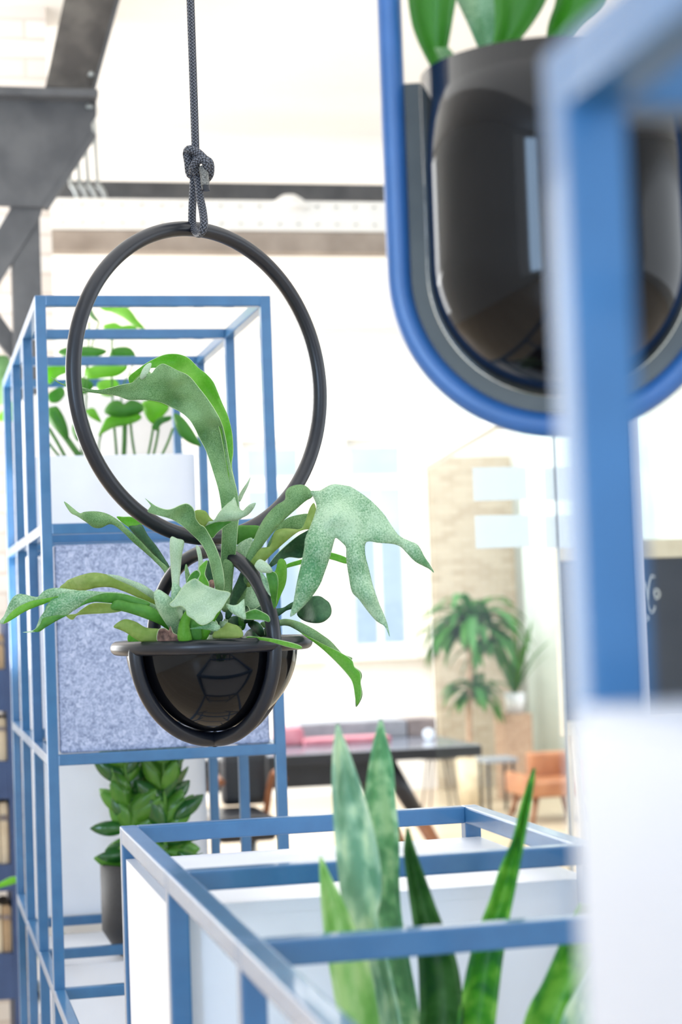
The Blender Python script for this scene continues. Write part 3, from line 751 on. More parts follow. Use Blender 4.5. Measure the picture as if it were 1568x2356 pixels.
cab('planter_box', (xi, YF+MD*2+T, lev[4]+.001), (xj, YF+MD*3-.004, lev[4]+.20), 'white planter box low at the back of the tall rack', cat='planter', soil=True)
cab('planter_box', (xi, YF-MD*5+T+.002, lev[3]+.001), (xj, YF-MD*4-.003, lev[3]+.17), 'white planter box holding the mottled blades', cat='planter', soil=True)
fx = thing('felt_box', 'blue grey felt covered box in the tall rack behind the hanging bowl', 'box', (X0+MW/2, YF, lev[2]))
box('body', (xi, YF+.010, lev[2]+.001), (xj-.004, YF+MD-.006, lev[1]-.037), 'felt', fx, .006, 3)
wc = box('cabinet', (X(60, 4.95, 1000), 4.95, 0), (X(407, 4.95, 1000), 5.15, Z(905, 4.95, 300)), 'cabinet', None, .004); tag(wc, 'pale upright cabinet right behind the tall blue rack', 'cabinet')
# near white planter at the right edge
pn = dep(1396, 1638, .50)
nb = thing('planter_box', 'blurred white planter box at the lower right, nearest the lens', 'planter', (pn.x+.2, .3, lev[2]))
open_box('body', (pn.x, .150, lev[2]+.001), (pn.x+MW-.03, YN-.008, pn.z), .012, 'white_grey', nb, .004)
box('soil', (pn.x+.013, .163, pn.z-.06), (pn.x+MW-.043, YN-.021, pn.z-.03), 'soil', nb)

# ------------------------------------------------------------------ hanging bowl planter
ZP = 2.45
Pb = dep(487, 1484, ZP)
vd = Vector((ray(487, 1484).x, ray(487, 1484).y, 0)).normalized(); rt = Vector((vd.y, -vd.x, 0)); up = Vector((0, 0, 1))
RL, RT = .1211, .0091
def circ(c, e1, e2, r, n=96, a0=0, a1=2*math.pi, closed=True):
    m_ = n if closed else n+1
    return [c + e1*(r*math.cos(a0+(a1-a0)*k/n)) + e2*(r*math.sin(a0+(a1-a0)*k/n)) for k in range(m_)]
hpn = thing('hanging_planter', 'black hanging bowl planter with three tube loops and a big ring, in focus', 'planter', Pb)
angA, angB = math.radians(38), math.radians(50)
eA = rt*math.cos(angA) + vd*math.sin(angA)           # right side far
eB = rt*math.cos(angB) - vd*math.sin(angB)           # right side near
RB, RBT = .2014, .0097
cR = Pb + up*(RL+RT+RBT+RB-.0015)
tube('big_ring', circ(cR, eA, up, RB, 140), RBT, 'black_tube', hpn, closed=True, seg=24)
tube('handle_loop', circ(Pb, eB, up, RL, 110), RT, 'black_tube', hpn, closed=True, seg=24)
tube('cradle_loop', circ(Pb, eA, up, RL, 60, math.pi, 2*math.pi, False), RT, 'black_tube', hpn, seg=24)
tube('rim_ring', circ(Pb, rt, vd, RL, 110), RT, 'black_tube', hpn, closed=True, seg=24)
RBW = .1108
prof = [(RBW*math.sin(a), -RBW*math.cos(a)) for a in [math.pi/2*k/24 for k in range(25)]]
prof = [(0, -RBW)] + prof[1:] + [(RBW, .006), (RBW-.003, .006)] + [((RBW-.003)*math.sin(a), -(RBW-.003)*math.cos(a)) for a in [math.pi/2*(1-k/24) for k in range(24)]] + [(0, -RBW+.003)]
lathe('bowl', prof, Pb, 'black_gloss', hpn, 96)
lathe('soil', [(0, 0), (.05, .002), (.1035, -.004), (.1035, -.01), (0, -.01)], Pb, 'soil', hpn, 40)
tube('weld_seam', circ(Pb-up*(RL), eA, up, RT+.0006, 20), .0006, 'black_tube', hpn, closed=True, seg=6)
# rope with its knot
topR = cR + up*RB; RR = .0052
rp = thing('rope', 'charcoal braided rope knotted round the big ring', 'rope', topR)
def rpx(pts, r=RR, name='strand', n=6, dz=0, mat='rope', **k): return tube(name, spline([dep(x, y, ZP+d+dz) for x, y, d in pts], n), r, mat, rp, seg=14, **k)
kt = dep(447, 338, ZP)
tube('strand', spline([Vector((kt.x-.002, kt.y, ZC)), dep(443, 150, ZP), dep(448, 335, ZP), dep(452, 360, ZP), dep(450, 385, ZP+.004)], 8), RR, 'rope', rp, seg=14)
rpx([(446, 400, .004), (444, 440, .006), (442, 480, .008), (442, 510, .012), (446, 528, .010), (456, 538, 0), (465, 532, -.013), (469, 514, -.016), (466, 485, -.010), (460, 455, -.006), (457, 425, -.004), (452, 400, 0)], name='loop')
rpx([(452, 405, .006), (437, 400, .002), (433, 375, -.004), (430, 352, -.004), (437, 344, -.010), (455, 352, -.012), (470, 366, -.014), (482, 376, -.010), (482, 400, -.002), (472, 412, .008), (456, 408, .012)], r=.0056, name='knot')
rpx([(430, 356, -.008), (436, 350, .006), (450, 352, .009), (466, 366, .008)], r=.0056, name='knot')
rpx([(440, 398, -.000), (444, 384, -.010), (452, 372, -.014), (464, 367, -.016), (474, 376, -.016), (474, 392, -.010), (468, 404, .002)], r=.0054, name='knot')
e_ = rpx([(466, 385, -.010), (470, 405, -.014), (472, 428, -.017)], r=.0056, name='whipped_end', mat='whip'); e_['label'] = 'grey whipped rope end'
rpx([(472, 426, -.017), (473, 433, -.0176), (473, 438, -.018)], r=.0052, name='singed_tip', mat='black_tube')

# ------------------------------------------------------------------ staghorn fern
fern = thing('staghorn_fern', 'staghorn fern with forked grey green fronds growing in the black bowl', 'plant', Pb)
cB = (440, 1460, -.02)
def fr(outline, ctrl, mat, **k): return leaf('frond', outline, ctrl, mat, fern, **k)
# tall arching frond: front (sage) and back (bright) halves
fr([(508, 1400), (506, 1330), (509, 1262), (511, 1210), (510, 1175), (503, 1130), (490, 1085), (475, 1040), (460, 1010), (448, 985), (435, 965), (415, 948), (390, 935), (370, 926), (345, 921), (320, 920), (295, 920), (270, 911), (240, 907), (200, 902), (165, 893), (135, 882), (117, 867), (140, 881), (170, 888), (200, 894), (225, 897), (250, 893), (280, 885), (305, 880), (320, 866), (335, 860), (348, 859), (357, 848), (366, 840), (375, 837), (390, 843), (410, 853), (428, 861), (442, 873), (457, 892), (475, 915), (495, 945), (510, 975), (518, 1005), (524, 1040), (533, 1085), (545, 1130), (550, 1175), (547, 1210), (543, 1262), (535, 1330), (530, 1400)],
   [(508, 1400, -.01), (525, 1240, -.045), (528, 1130, -.04), (490, 1000, -.03), (420, 900, -.04), (340, 890, -.04), (250, 900, -.01), (130, 880, .02), (470, 1000, .0), (400, 925, -.005), (500, 960, -.05), (400, 870, -.055)], 'sage', cup=.014, grid=8)
fr([(296, 868), (310, 855), (330, 840), (350, 828), (375, 817), (395, 814), (415, 816), (435, 825), (455, 845), (475, 861), (490, 878), (500, 900), (510, 925), (525, 960), (534, 1000), (536, 1040), (533, 1072), (540, 1110), (545, 1140), (528, 1110), (515, 1040), (505, 990), (488, 950), (465, 915), (440, 885), (425, 872), (400, 860), (372, 850), (352, 846), (335, 852), (315, 868), (300, 884)],
   [(300, 880, .03), (395, 830, .02), (480, 900, .0), (530, 1000, -.02), (540, 1110, -.035), (430, 880, -.02), (500, 990, -.035)], 'fgreen', cup=.006, grid=7)
fr([(322, 868), (328, 850), (338, 838), (348, 836), (345, 850), (336, 866), (327, 873)], [(335, 855, -.035)], 'sage_pale', cup=.003, grid=5)
fr([(547, 1146), (556, 1128), (568, 1110), (576, 1098), (570, 1118), (560, 1138), (552, 1154)], [(560, 1130, .0)], 'sage_pale', cup=.003, grid=5)
# frond with horns, middle
fr([(333, 1146), (345, 1155), (360, 1165), (380, 1172), (395, 1171), (415, 1162), (430, 1159), (442, 1167), (448, 1180), (450, 1193), (460, 1207), (470, 1213), (482, 1232), (495, 1257), (508, 1292), (515, 1330), (514, 1362), (504, 1410), (492, 1410), (495, 1360), (488, 1320), (478, 1280), (462, 1250), (440, 1228), (420, 1210), (395, 1195), (365, 1186), (340, 1178), (344, 1168), (346, 1162)],
   [(333, 1147, -.14), (420, 1185, -.12), (470, 1240, -.10), (505, 1330, -.10), (500, 1400, -.07), (400, 1172, -.15)], 'sage', cup=.012)
fr([(446, 1182), (452, 1174), (465, 1174), (474, 1178), (482, 1190), (491, 1200), (478, 1206), (468, 1213), (456, 1204)], [(470, 1190, -.08)], 'olive', cup=.005, grid=6)
fr([(470, 1211), (478, 1201), (492, 1197), (502, 1182), (512, 1170), (522, 1160), (532, 1152), (539, 1144), (543, 1155), (547, 1166), (558, 1175), (566, 1168), (576, 1160), (588, 1157), (583, 1170), (572, 1183), (558, 1191), (545, 1197), (525, 1199), (505, 1200), (488, 1204)],
   [(470, 1211, -.08), (538, 1150, -.075), (588, 1158, -.12), (530, 1190, -.10)], 'sage_pale', cup=.008, grid=7)
fr([(468, 1212), (490, 1201), (512, 1200), (532, 1200), (518, 1210), (500, 1225), (488, 1238), (478, 1226)], [(500, 1212, -.07)], 'fmid', cup=.008, grid=7)
# large pale drooping frond, right
fr([(540, 1400), (560, 1330), (565, 1285), (580, 1250), (595, 1215), (612, 1187), (635, 1163), (655, 1150), (657, 1132), (668, 1120), (690, 1115), (706, 1120), (717, 1133), (718, 1143), (700, 1155), (665, 1185), (640, 1210), (615, 1240), (597, 1266), (580, 1295), (570, 1340), (556, 1400)],
   [(550, 1390, -.02), (580, 1270, -.04), (630, 1190, -.06), (690, 1130, -.07), (717, 1138, -.09)], 'sage', cup=.012)
fr([(714, 1130), (735, 1129), (755, 1118), (770, 1114), (800, 1118), (815, 1125), (850, 1150), (880, 1180), (900, 1210), (918, 1233), (940, 1244), (958, 1252), (967, 1264), (975, 1280), (990, 1302), (998, 1318), (985, 1308), (955, 1292), (935, 1272), (920, 1257), (900, 1251), (870, 1249), (847, 1246), (839, 1255), (840, 1280), (848, 1310), (858, 1350), (870, 1385), (885, 1420), (892, 1440), (896, 1466), (885, 1442), (865, 1428), (845, 1405), (825, 1378), (810, 1362), (803, 1330), (797, 1290), (796, 1262), (790, 1252), (780, 1243), (771, 1238), (766, 1252), (757, 1285), (745, 1320), (735, 1345), (715, 1375), (690, 1402), (667, 1419), (675, 1385), (683, 1340), (692, 1300), (700, 1262), (702, 1240), (712, 1215), (722, 1190), (728, 1165), (721, 1145)],
   [(720, 1135, -.10), (790, 1135, -.10), (770, 1200, -.14), (850, 1190, -.12), (940, 1262, -.12), (998, 1318, -.10), (820, 1290, -.16), (850, 1370, -.17), (896, 1466, -.16), (730, 1270, -.16), (700, 1350, -.17), (667, 1419, -.16)], 'teal', cup=.014, grid=9)
fr([(560, 1335), (572, 1300), (585, 1280), (600, 1262), (620, 1257), (628, 1236), (634, 1222), (655, 1216), (690, 1217), (702, 1200), (712, 1170), (722, 1157), (727, 1178), (722, 1205), (715, 1217), (700, 1219), (680, 1227), (652, 1250), (628, 1272), (612, 1288), (595, 1308), (575, 1350)],
   [(570, 1340, -.03), (610, 1270, -.055), (660, 1225, -.07), (722, 1165, -.05)], 'olive', cup=.01)
fr([(612, 1262), (630, 1225), (645, 1205), (662, 1192), (685, 1185), (710, 1183), (702, 1203), (692, 1219), (668, 1219), (650, 1221), (632, 1245)], [(620, 1250, -.03), (700, 1190, -.01)], 'sage', cup=.01)
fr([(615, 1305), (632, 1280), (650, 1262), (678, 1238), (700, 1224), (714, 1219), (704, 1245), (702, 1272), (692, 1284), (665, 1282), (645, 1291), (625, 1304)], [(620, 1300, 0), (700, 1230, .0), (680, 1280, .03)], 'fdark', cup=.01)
fr([(543, 1214), (570, 1209), (598, 1212), (588, 1235), (570, 1245), (543, 1252)], [(570, 1230, .03)], 'fmid', cup=.004)
fr([(544, 1258), (560, 1244), (580, 1238), (576, 1262), (565, 1290), (548, 1280)], [(560, 1260, .02)], 'teal', cup=.004)
fr([(650, 1312), (660, 1298), (690, 1288), (720, 1280), (745, 1272), (765, 1272), (798, 1284), (797, 1297), (765, 1288), (740, 1284), (700, 1296), (662, 1306)], [(720, 1285, .05)], 'fgreen', cup=.003, grid=6)
fr([(245, 1322), (270, 1324), (290, 1331), (330, 1346), (360, 1368), (385, 1394), (372, 1392), (345, 1374), (310, 1352), (275, 1336)], [(245, 1322, -.09), (320, 1350, -.075), (380, 1394, -.05)], 'sage_pale', cup=.004, grid=6)
# small curly fronds by the loop
fr([(586, 1300), (597, 1287), (615, 1297), (626, 1312), (620, 1318), (600, 1316), (590, 1309)], [(605, 1305, -.14)], 'sage_pale', cup=.006, grid=6)
fr([(622, 1330), (634, 1312), (640, 1290), (650, 1286), (658, 1297), (659, 1325), (655, 1347), (645, 1370), (632, 1402), (626, 1385), (622, 1350)], [(640, 1330, -.09), (630, 1400, -.07)], 'fgreen', cup=.005, grid=7)
fr([(612, 1317), (630, 1316), (638, 1327), (639, 1352), (632, 1400), (624, 1380), (618, 1347)], [(628, 1340, -.13), (630, 1400, -.10)], 'fmid', cup=.006, grid=6)
fr([(597, 1312), (606, 1322), (616, 1338), (623, 1372), (612, 1358), (602, 1335)], [(610, 1335, -.12)], 'teal', cup=.004, grid=6)
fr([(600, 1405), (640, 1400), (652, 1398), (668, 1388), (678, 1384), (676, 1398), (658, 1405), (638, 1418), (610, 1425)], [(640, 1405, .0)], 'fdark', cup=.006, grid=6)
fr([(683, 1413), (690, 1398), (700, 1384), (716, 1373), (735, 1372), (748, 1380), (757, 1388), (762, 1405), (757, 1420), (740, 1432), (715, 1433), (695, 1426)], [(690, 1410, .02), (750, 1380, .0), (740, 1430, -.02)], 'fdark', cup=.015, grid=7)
fr([(600, 1432), (638, 1427), (660, 1424), (690, 1432), (720, 1447), (740, 1460), (760, 1475), (778, 1495), (788, 1505), (800, 1510), (810, 1514), (807, 1524), (815, 1535), (828, 1545), (832, 1556), (829, 1570), (833, 1598), (826, 1617), (818, 1626), (817, 1600), (812, 1575), (804, 1557), (785, 1535), (760, 1510), (735, 1488), (705, 1465), (680, 1448), (655, 1439), (610, 1445)],
   [(610, 1440, .02), (700, 1450, -.04), (780, 1510, -.09), (825, 1600, -.10)], 'sage', cup=.012, grid=7)
fr([(690, 1455), (735, 1478), (780, 1500), (808, 1518), (815, 1535), (828, 1548), (829, 1572), (830, 1600), (820, 1622), (812, 1575), (800, 1553), (770, 1520), (735, 1488)], [(700, 1460, -.055), (780, 1515, -.105), (825, 1600, -.115)], 'fgreen', cup=.008, grid=6)
fr([(570, 1464), (610, 1467), (640, 1472), (675, 1480), (694, 1488), (688, 1493), (660, 1488), (630, 1479), (600, 1473), (570, 1472)], [(580, 1468, -.10), (640, 1475, -.155), (690, 1490, -.15)], 'fgreen', cup=.002, grid=5)
# left hand fronds
fr([(147, 1154), (156, 1159), (168, 1169), (184, 1181), (195, 1178), (220, 1177), (245, 1182), (270, 1196), (290, 1214), (310, 1232), (330, 1252), (350, 1273), (370, 1292), (390, 1312), (420, 1370), (430, 1440), (415, 1440), (402, 1380), (380, 1320), (355, 1291), (330, 1268), (305, 1246), (285, 1226), (264, 1209), (250, 1206), (232, 1214), (215, 1213), (200, 1202), (176, 1187), (164, 1181), (154, 1168)],
   [(147, 1154, .08), (220, 1195, .04), (290, 1225, .05), (370, 1300, .085), (420, 1430, .03)], 'sage', cup=.010, grid=7)
fr([(268, 1190), (285, 1189), (305, 1190), (330, 1204), (312, 1212), (296, 1213)], [(300, 1200, .10)], 'fgreen', cup=.004, grid=6)
fr([(296, 1212), (312, 1210), (326, 1208), (340, 1232), (362, 1260), (380, 1288), (392, 1310), (425, 1400), (410, 1400), (372, 1300), (345, 1268), (315, 1236)], [(320, 1220, .09), (400, 1330, .09)], 'fdark', cup=.006, grid=7)
fr([(137, 1353), (150, 1341), (158, 1334), (185, 1324), (215, 1318), (245, 1322), (290, 1332), (320, 1345), (350, 1364), (372, 1380), (400, 1420), (392, 1428), (365, 1396), (340, 1386), (310, 1371), (282, 1359), (255, 1351), (225, 1351), (190, 1359), (160, 1359)],
   [(140, 1353, -.02), (220, 1335, -.07), (320, 1360, -.05), (395, 1422, -.02)], 'olive', cup=.012, grid=7)
fr([(0, 1430), (10, 1416), (22, 1388), (32, 1373), (45, 1367), (60, 1369), (85, 1374), (96, 1364), (110, 1356), (130, 1353), (160, 1356), (200, 1362), (250, 1368), (300, 1378), (350, 1398), (395, 1430), (385, 1436), (330, 1400), (280, 1386), (230, 1378), (190, 1374), (160, 1370), (135, 1374), (110, 1385), (85, 1393), (55, 1406), (25, 1425), (8, 1436)],
   [(0, 1432, -.10), (60, 1385, -.11), (130, 1365, -.08), (250, 1375, -.05), (390, 1430, -.03)], 'teal', cup=.010, grid=7)
fr([(8, 1434), (20, 1416), (40, 1398), (70, 1384), (100, 1378), (135, 1372), (110, 1386), (85, 1395), (55, 1408), (25, 1427)], [(60, 1398, -.125)], 'fgreen', cup=.003, grid=6)
fr([(52, 1455), (76, 1450), (85, 1440), (92, 1422), (102, 1407), (108, 1392), (125, 1375), (150, 1363), (190, 1359), (235, 1362), (270, 1363), (300, 1370), (340, 1384), (372, 1402), (400, 1440), (385, 1436), (360, 1412), (330, 1397), (290, 1389), (250, 1385), (215, 1383), (190, 1391), (170, 1403), (155, 1415), (130, 1426), (105, 1441), (90, 1451), (75, 1455)],
   [(52, 1455, -.13), (110, 1410, -.13), (180, 1375, -.12), (280, 1378, -.08), (395, 1438, -.04)], 'teal', cup=.012, grid=7)
fr([(76, 1452), (90, 1441), (98, 1424), (108, 1420), (130, 1416), (155, 1414), (178, 1398), (200, 1380), (235, 1366), (275, 1366), (310, 1374), (345, 1388), (330, 1398), (290, 1390), (250, 1387), (215, 1385), (190, 1393), (170, 1405), (152, 1417), (130, 1428), (105, 1443), (90, 1453)], [(90, 1448, -.15), (180, 1400, -.145), (300, 1382, -.10)], 'fmid', cup=.004, grid=6)
fr([(152, 1417), (160, 1414), (175, 1412), (185, 1404), (205, 1391), (225, 1387), (262, 1390), (290, 1400), (270, 1408), (240, 1411), (200, 1413), (178, 1416), (168, 1425), (160, 1424)], [(160, 1418, -.05), (270, 1400, -.07)], 'olive', cup=.006, grid=7)
fr([(256, 1392), (263, 1383), (277, 1381), (300, 1387), (335, 1392), (357, 1402), (378, 1422), (405, 1452), (415, 1470), (400, 1462), (370, 1438), (330, 1421), (300, 1411), (277, 1405), (260, 1403), (255, 1398)],
   [(256, 1392, -.12), (330, 1405, -.11), (410, 1468, -.06)], 'fmid', cup=.010, grid=7)
fr([(354, 1366), (360, 1358), (370, 1359), (395, 1378), (403, 1395), (412, 1425), (413, 1480), (405, 1474), (395, 1455), (375, 1425), (360, 1398)], [(365, 1370, -.14), (410, 1470, -.08)], 'teal', cup=.012, grid=7)
fr([(261, 1442), (275, 1430), (290, 1425), (312, 1431), (335, 1444), (365, 1447), (380, 1452), (378, 1478), (330, 1477), (312, 1470), (290, 1455), (272, 1447)], [(270, 1440, -.10), (370, 1465, -.09)], 'olive', cup=.010, grid=7)
fr([(295, 1460), (312, 1466), (330, 1478), (297, 1480)], [(310, 1470, -.05)], 'fgreen', cup=.003, grid=6)
# centre
fr([(391, 1388), (400, 1380), (408, 1368), (425, 1345), (445, 1332), (455, 1335), (470, 1345), (500, 1357), (529, 1364), (522, 1380), (510, 1400), (498, 1412), (490, 1425), (478, 1434), (465, 1438), (455, 1434), (445, 1425), (430, 1415), (427, 1402), (415, 1394), (400, 1397), (391, 1393)],
   [(391, 1390, -.16), (445, 1335, -.13), (460, 1390, -.17), (529, 1364, -.15), (465, 1438, -.17)], 'sage_pale', cup=.012, grid=7)
fr([(455, 1440), (470, 1400), (500, 1400), (522, 1372), (505, 1410), (492, 1432), (475, 1470), (455, 1476)], [(480, 1420, -.10)], 'fgreen', cup=.004, grid=7)
fr([(392, 1238), (408, 1240), (423, 1246), (418, 1275), (415, 1310), (412, 1345), (415, 1380), (420, 1420), (404, 1420), (397, 1380), (396, 1345), (392, 1290)], [(405, 1260, -.12), (405, 1340, -.11), (412, 1410, -.08)], 'sage_pale', cup=.008, grid=6)
fr([(396, 1345), (402, 1340), (418, 1356), (412, 1368), (398, 1395), (394, 1380)], [(405, 1365, -.135)], 'teal', cup=.004, grid=6)
fr([(457, 1307), (466, 1296), (477, 1289), (474, 1305), (471, 1322), (480, 1341), (479, 1351), (466, 1346), (456, 1335), (461, 1320)], [(468, 1320, -.125)], 'fgreen', cup=.004, grid=5)
fr([(450, 1255), (460, 1262), (466, 1290), (468, 1310), (455, 1330), (450, 1345), (444, 1340), (455, 1310), (456, 1285)], [(458, 1300, -.08)], 'sage_pale', cup=.005, grid=5)
fr([(430, 1340), (438, 1322), (452, 1312), (460, 1322), (450, 1335)], [(445, 1328, -.09)], 'fmid', cup=.003, grid=5)
fr([(425, 1310), (430, 1300), (440, 1345), (432, 1360)], [(433, 1330, -.06)], 'sage', cup=.003, grid=5)
fr([(472, 1300), (482, 1290), (490, 1310), (494, 1345), (480, 1350), (473, 1330)], [(484, 1325, -.03)], 'fdark', cup=.004, grid=6)
fr([(514, 1290), (536, 1300), (531, 1345), (525, 1400), (512, 1400), (515, 1350)], [(524, 1350, -.05)], 'sage', cup=.006, grid=6)
fr([(562, 1300), (576, 1318), (570, 1345), (545, 1385), (530, 1420), (518, 1420), (528, 1375), (546, 1335)], [(550, 1350, -.03)], 'fdark', cup=.008, grid=7)
fr([(555, 1340), (585, 1335), (600, 1360), (595, 1400), (565, 1410), (545, 1390)], [(575, 1370, .0)], 'teal', cup=.010, grid=8)
fr([(520, 1389), (535, 1393), (548, 1390), (561, 1378), (562, 1395), (565, 1424), (552, 1420), (535, 1411), (524, 1400)], [(545, 1400, -.14)], 'teal', cup=.006, grid=6)
fr([(562, 1412), (585, 1402), (603, 1408), (618, 1418), (619, 1431), (600, 1426), (562, 1424)], [(590, 1415, -.13)], 'fmid', cup=.005, grid=6)
fr([(489, 1466), (496, 1450), (512, 1444), (522, 1433), (534, 1436), (546, 1440), (556, 1450), (558, 1464), (540, 1468), (510, 1468)], [(525, 1450, -.12)], 'olive', cup=.010, grid=6)
fr([(436, 1447), (455, 1442), (470, 1438), (487, 1429), (498, 1435), (507, 1443), (497, 1452), (480, 1449), (460, 1447)], [(475, 1442, -.15)], 'teal', cup=.006, grid=6)
fr([(411, 1474), (410, 1445), (418, 1420), (430, 1404), (440, 1414), (435, 1440), (440, 1476)], [(425, 1440, -.12)], 'fgreen', cup=.006, grid=6)
fr([(425, 1476), (423, 1440), (435, 1420), (455, 1430), (462, 1450), (460, 1478)], [(445, 1450, -.11)], 'fmid', cup=.012, grid=6)
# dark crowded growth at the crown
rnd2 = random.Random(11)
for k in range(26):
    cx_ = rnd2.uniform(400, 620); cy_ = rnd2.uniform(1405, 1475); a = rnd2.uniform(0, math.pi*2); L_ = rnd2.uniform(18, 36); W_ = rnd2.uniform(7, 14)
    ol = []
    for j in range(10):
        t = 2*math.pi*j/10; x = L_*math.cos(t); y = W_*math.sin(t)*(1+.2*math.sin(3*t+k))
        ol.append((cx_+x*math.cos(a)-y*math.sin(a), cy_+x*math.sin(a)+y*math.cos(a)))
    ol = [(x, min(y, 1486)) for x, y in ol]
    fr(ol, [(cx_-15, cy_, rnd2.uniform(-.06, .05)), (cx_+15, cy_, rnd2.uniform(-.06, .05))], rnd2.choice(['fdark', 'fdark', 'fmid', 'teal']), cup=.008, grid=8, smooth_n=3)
leaf('shield_frond', [(364, 1478), (364, 1450), (378, 1445), (388, 1450), (392, 1440), (398, 1455), (408, 1462), (410, 1480)], [(380, 1460, -.10), (402, 1465, -.11)], 'shield', fern, cup=.012, grid=5)
leaf('shield_frond', [(480, 1360), (480, 1338), (492, 1336), (491, 1362)], [(485, 1350, -.06)], 'shield', fern, cup=.005, grid=5)

# ------------------------------------------------------------------ near hanging pot
ZQ = 1.5
Pq = dep(1284, 612, ZQ)
vq = Vector((ray(1284, 612).x, ray(1284, 612).y, 0)).normalized(); rq = Vector((vq.y, -vq.x, 0))
hq = thing('hanging_planter', 'out of focus black hanging pot in a blue oval loop at the upper right', 'planter', Pq)
RQ, TQ = .1262, .0098; SH = .52
loop = [Pq + rq*(RQ*math.cos(a)) + up*(RQ*math.sin(a)) for a in [math.pi+math.pi*k/48 for k in range(49)]]
loop += [Pq + rq*RQ + up*(SH*k/6) for k in range(1, 6)] + [Pq + up*SH + rq*(RQ*math.cos(a)) + up*(RQ*math.sin(a)) for a in [math.pi*k/48 for k in range(49)]] + [Pq - rq*RQ + up*(SH*(6-k)/6) for k in range(1, 6)]
tube('oval_loop', loop, TQ, 'blue_tube', hq, closed=True, seg=24)
RP = .1035; rimz = (dep(985, 165, ZQ)-dep(985, 612, ZQ)).length
prof = [(0, -RP)] + [(RP*math.sin(a), -RP*math.cos(a)) for a in [math.pi/2*k/20 for k in range(1, 21)]] + [(RP, rimz*.5), (RP, rimz), (RP-.004, rimz), (RP-.004, 0), (RP*.6, -RP*.6), (0, -RP*.8)]
lathe('pot', prof, Pq, 'black_gloss', hq, 96)
lathe('soil', [(0, 0), (RP-.005, 0), (RP-.005, -.01), (0, -.01)], Pq+up*(rimz-.03), 'soil', hq, 32)
# flat metal strip filling the gap between pot and loop
bm = bmesh.new(); A = []
path = [(math.pi+math.pi*k/40, 0) for k in range(41)]
pp = [(-1, rimz-.01)] + [None]
def strip(r0, r1, th):
    bm = bmesh.new(); rows = []
    pts_ = [(Vector((-1, 0)), Vector((0, rimz)))]
    seq = [(math.pi, rimz), (math.pi, rimz/2)] + [(math.pi+math.pi*k/40, 0) for k in range(41)] + [(2*math.pi, rimz/2), (2*math.pi, rimz)]
    for a, h in seq:
        row = []
        for r in (r0, r1):
            for s in (-th/2, th/2): row.append(bm.verts.new(Pq + rq*(r*math.cos(a)) + up*(r*math.sin(a)+h) + vq*s))
        rows.append(row)
    for p, q in zip(rows, rows[1:]):
        for i, j in ((0, 1), (1, 3), (3, 2), (2, 0)): bm.faces.new([p[i], p[j], q[j], q[i]])
    bm.faces.new([rows[0][i] for i in (0, 1, 3, 2)]); bm.faces.new([rows[-1][i] for i in (0, 2, 3, 1)])
    bmesh.ops.recalc_face_normals(bm, faces=bm.faces); me = bpy.data.meshes.new('bracket_strip'); bm.to_mesh(me); bm.free(); return link('bracket_strip', me, 'strip', hq)
strip(RP+.0005, RQ-TQ+.0005, .004)
tq = Pq + up*(SH+RQ)
rq2 = tube('rope', spline([tq+up*(-TQ*1)-vq*.016, tq-up*.022, tq+vq*.016, tq+up*.05, Vector((tq.x, tq.y, ZC))], 6), .005, 'rope'); tag(rq2, 'rope holding the blurred pot above the frame', 'rope')
hpl = thing('potted_plant', 'broad green leaves growing from the blurred black pot', 'plant', Pq+up*(rimz-.03))
bq = ZQ
blade('leaf', [(945, -90), (938, -30), (950, 60), (985, 140), (1010, 175)], [(1045, -90), (1050, -30), (1040, 40), (1025, 120), (1015, 175)], bq, 'phil', hpl, cup=.012)
blade('leaf', [(1040, -90), (1045, -20), (1080, 60), (1110, 130)], [(1130, -90), (1140, -20), (1150, 60), (1140, 130)], bq+.03, 'teal', hpl, cup=.01)
blade('leaf', [(1120, -90), (1135, -20), (1140, 60), (1130, 130)], [(1270, -90), (1262, -20), (1225, 50), (1160, 130)], bq-.01, 'phil', hpl, cup=.015)
blade('leaf', [(1290, -90), (1280, 0), (1262, 60), (1255, 130)], [(1400, -90), (1390, 0), (1330, 60), (1275, 130)], bq+.02, 'phil', hpl, cup=.015)
blade('leaf', [(1000, 110), (1010, 130), (1015, 150), (1020, 180)], [(1030, 110), (1045, 130), (1050, 150), (1040, 180)], bq-.03, 'sage', hpl, cup=.004)

# ------------------------------------------------------------------ plants in the tall rack
ZT = 4.27
ph = thing('philodendron', 'green heart leaved plant in the top white planter of the tall rack', 'plant', dep(285, 1048, ZT))
def pl(ol, mt='phil', z=ZT, c=None, par=None): return leaf('leaf', ol, c, mt, par or ph, z0=z, cup=.02, grid=9, thick=.001)
pl([(228, 706), (245, 704), (262, 703), (290, 706), (305, 720), (315, 735), (333, 756), (312, 752), (285, 732), (258, 719), (240, 715)], 'phil_lt', c=[(230, 706, .0), (333, 755, -.06)])
pl([(200, 710), (208, 706), (216, 722), (229, 741), (215, 736), (204, 724)], 'sage', c=[(215, 722, 0)])
pl([(238, 750), (252, 744), (266, 743), (280, 750), (300, 748), (315, 755), (300, 766), (250, 767)], 'phil_lt', c=[(270, 755, 0)])
pl([(133, 810), (150, 800), (190, 797), (225, 800), (246, 808), (225, 820), (170, 823), (146, 819)], c=[(190, 810, -.03)])
pl([(255, 808), (265, 800), (290, 798), (305, 806), (308, 822), (256, 824)], c=[(280, 810, .02)])
pl([(106, 845), (140, 838), (180, 842), (160, 856), (135, 866), (112, 884)], 'phil_lt', c=[(140, 850, .02)])
pl([(198, 848), (240, 838), (287, 838), (291, 850), (270, 865), (240, 869), (205, 872), (196, 860)], 'phil_lt', c=[(240, 855, -.02)])
pl([(111, 940), (120, 936), (132, 936), (146, 957), (156, 985), (157, 1008), (140, 1000), (120, 978), (110, 958)], c=[(130, 960, 0)])
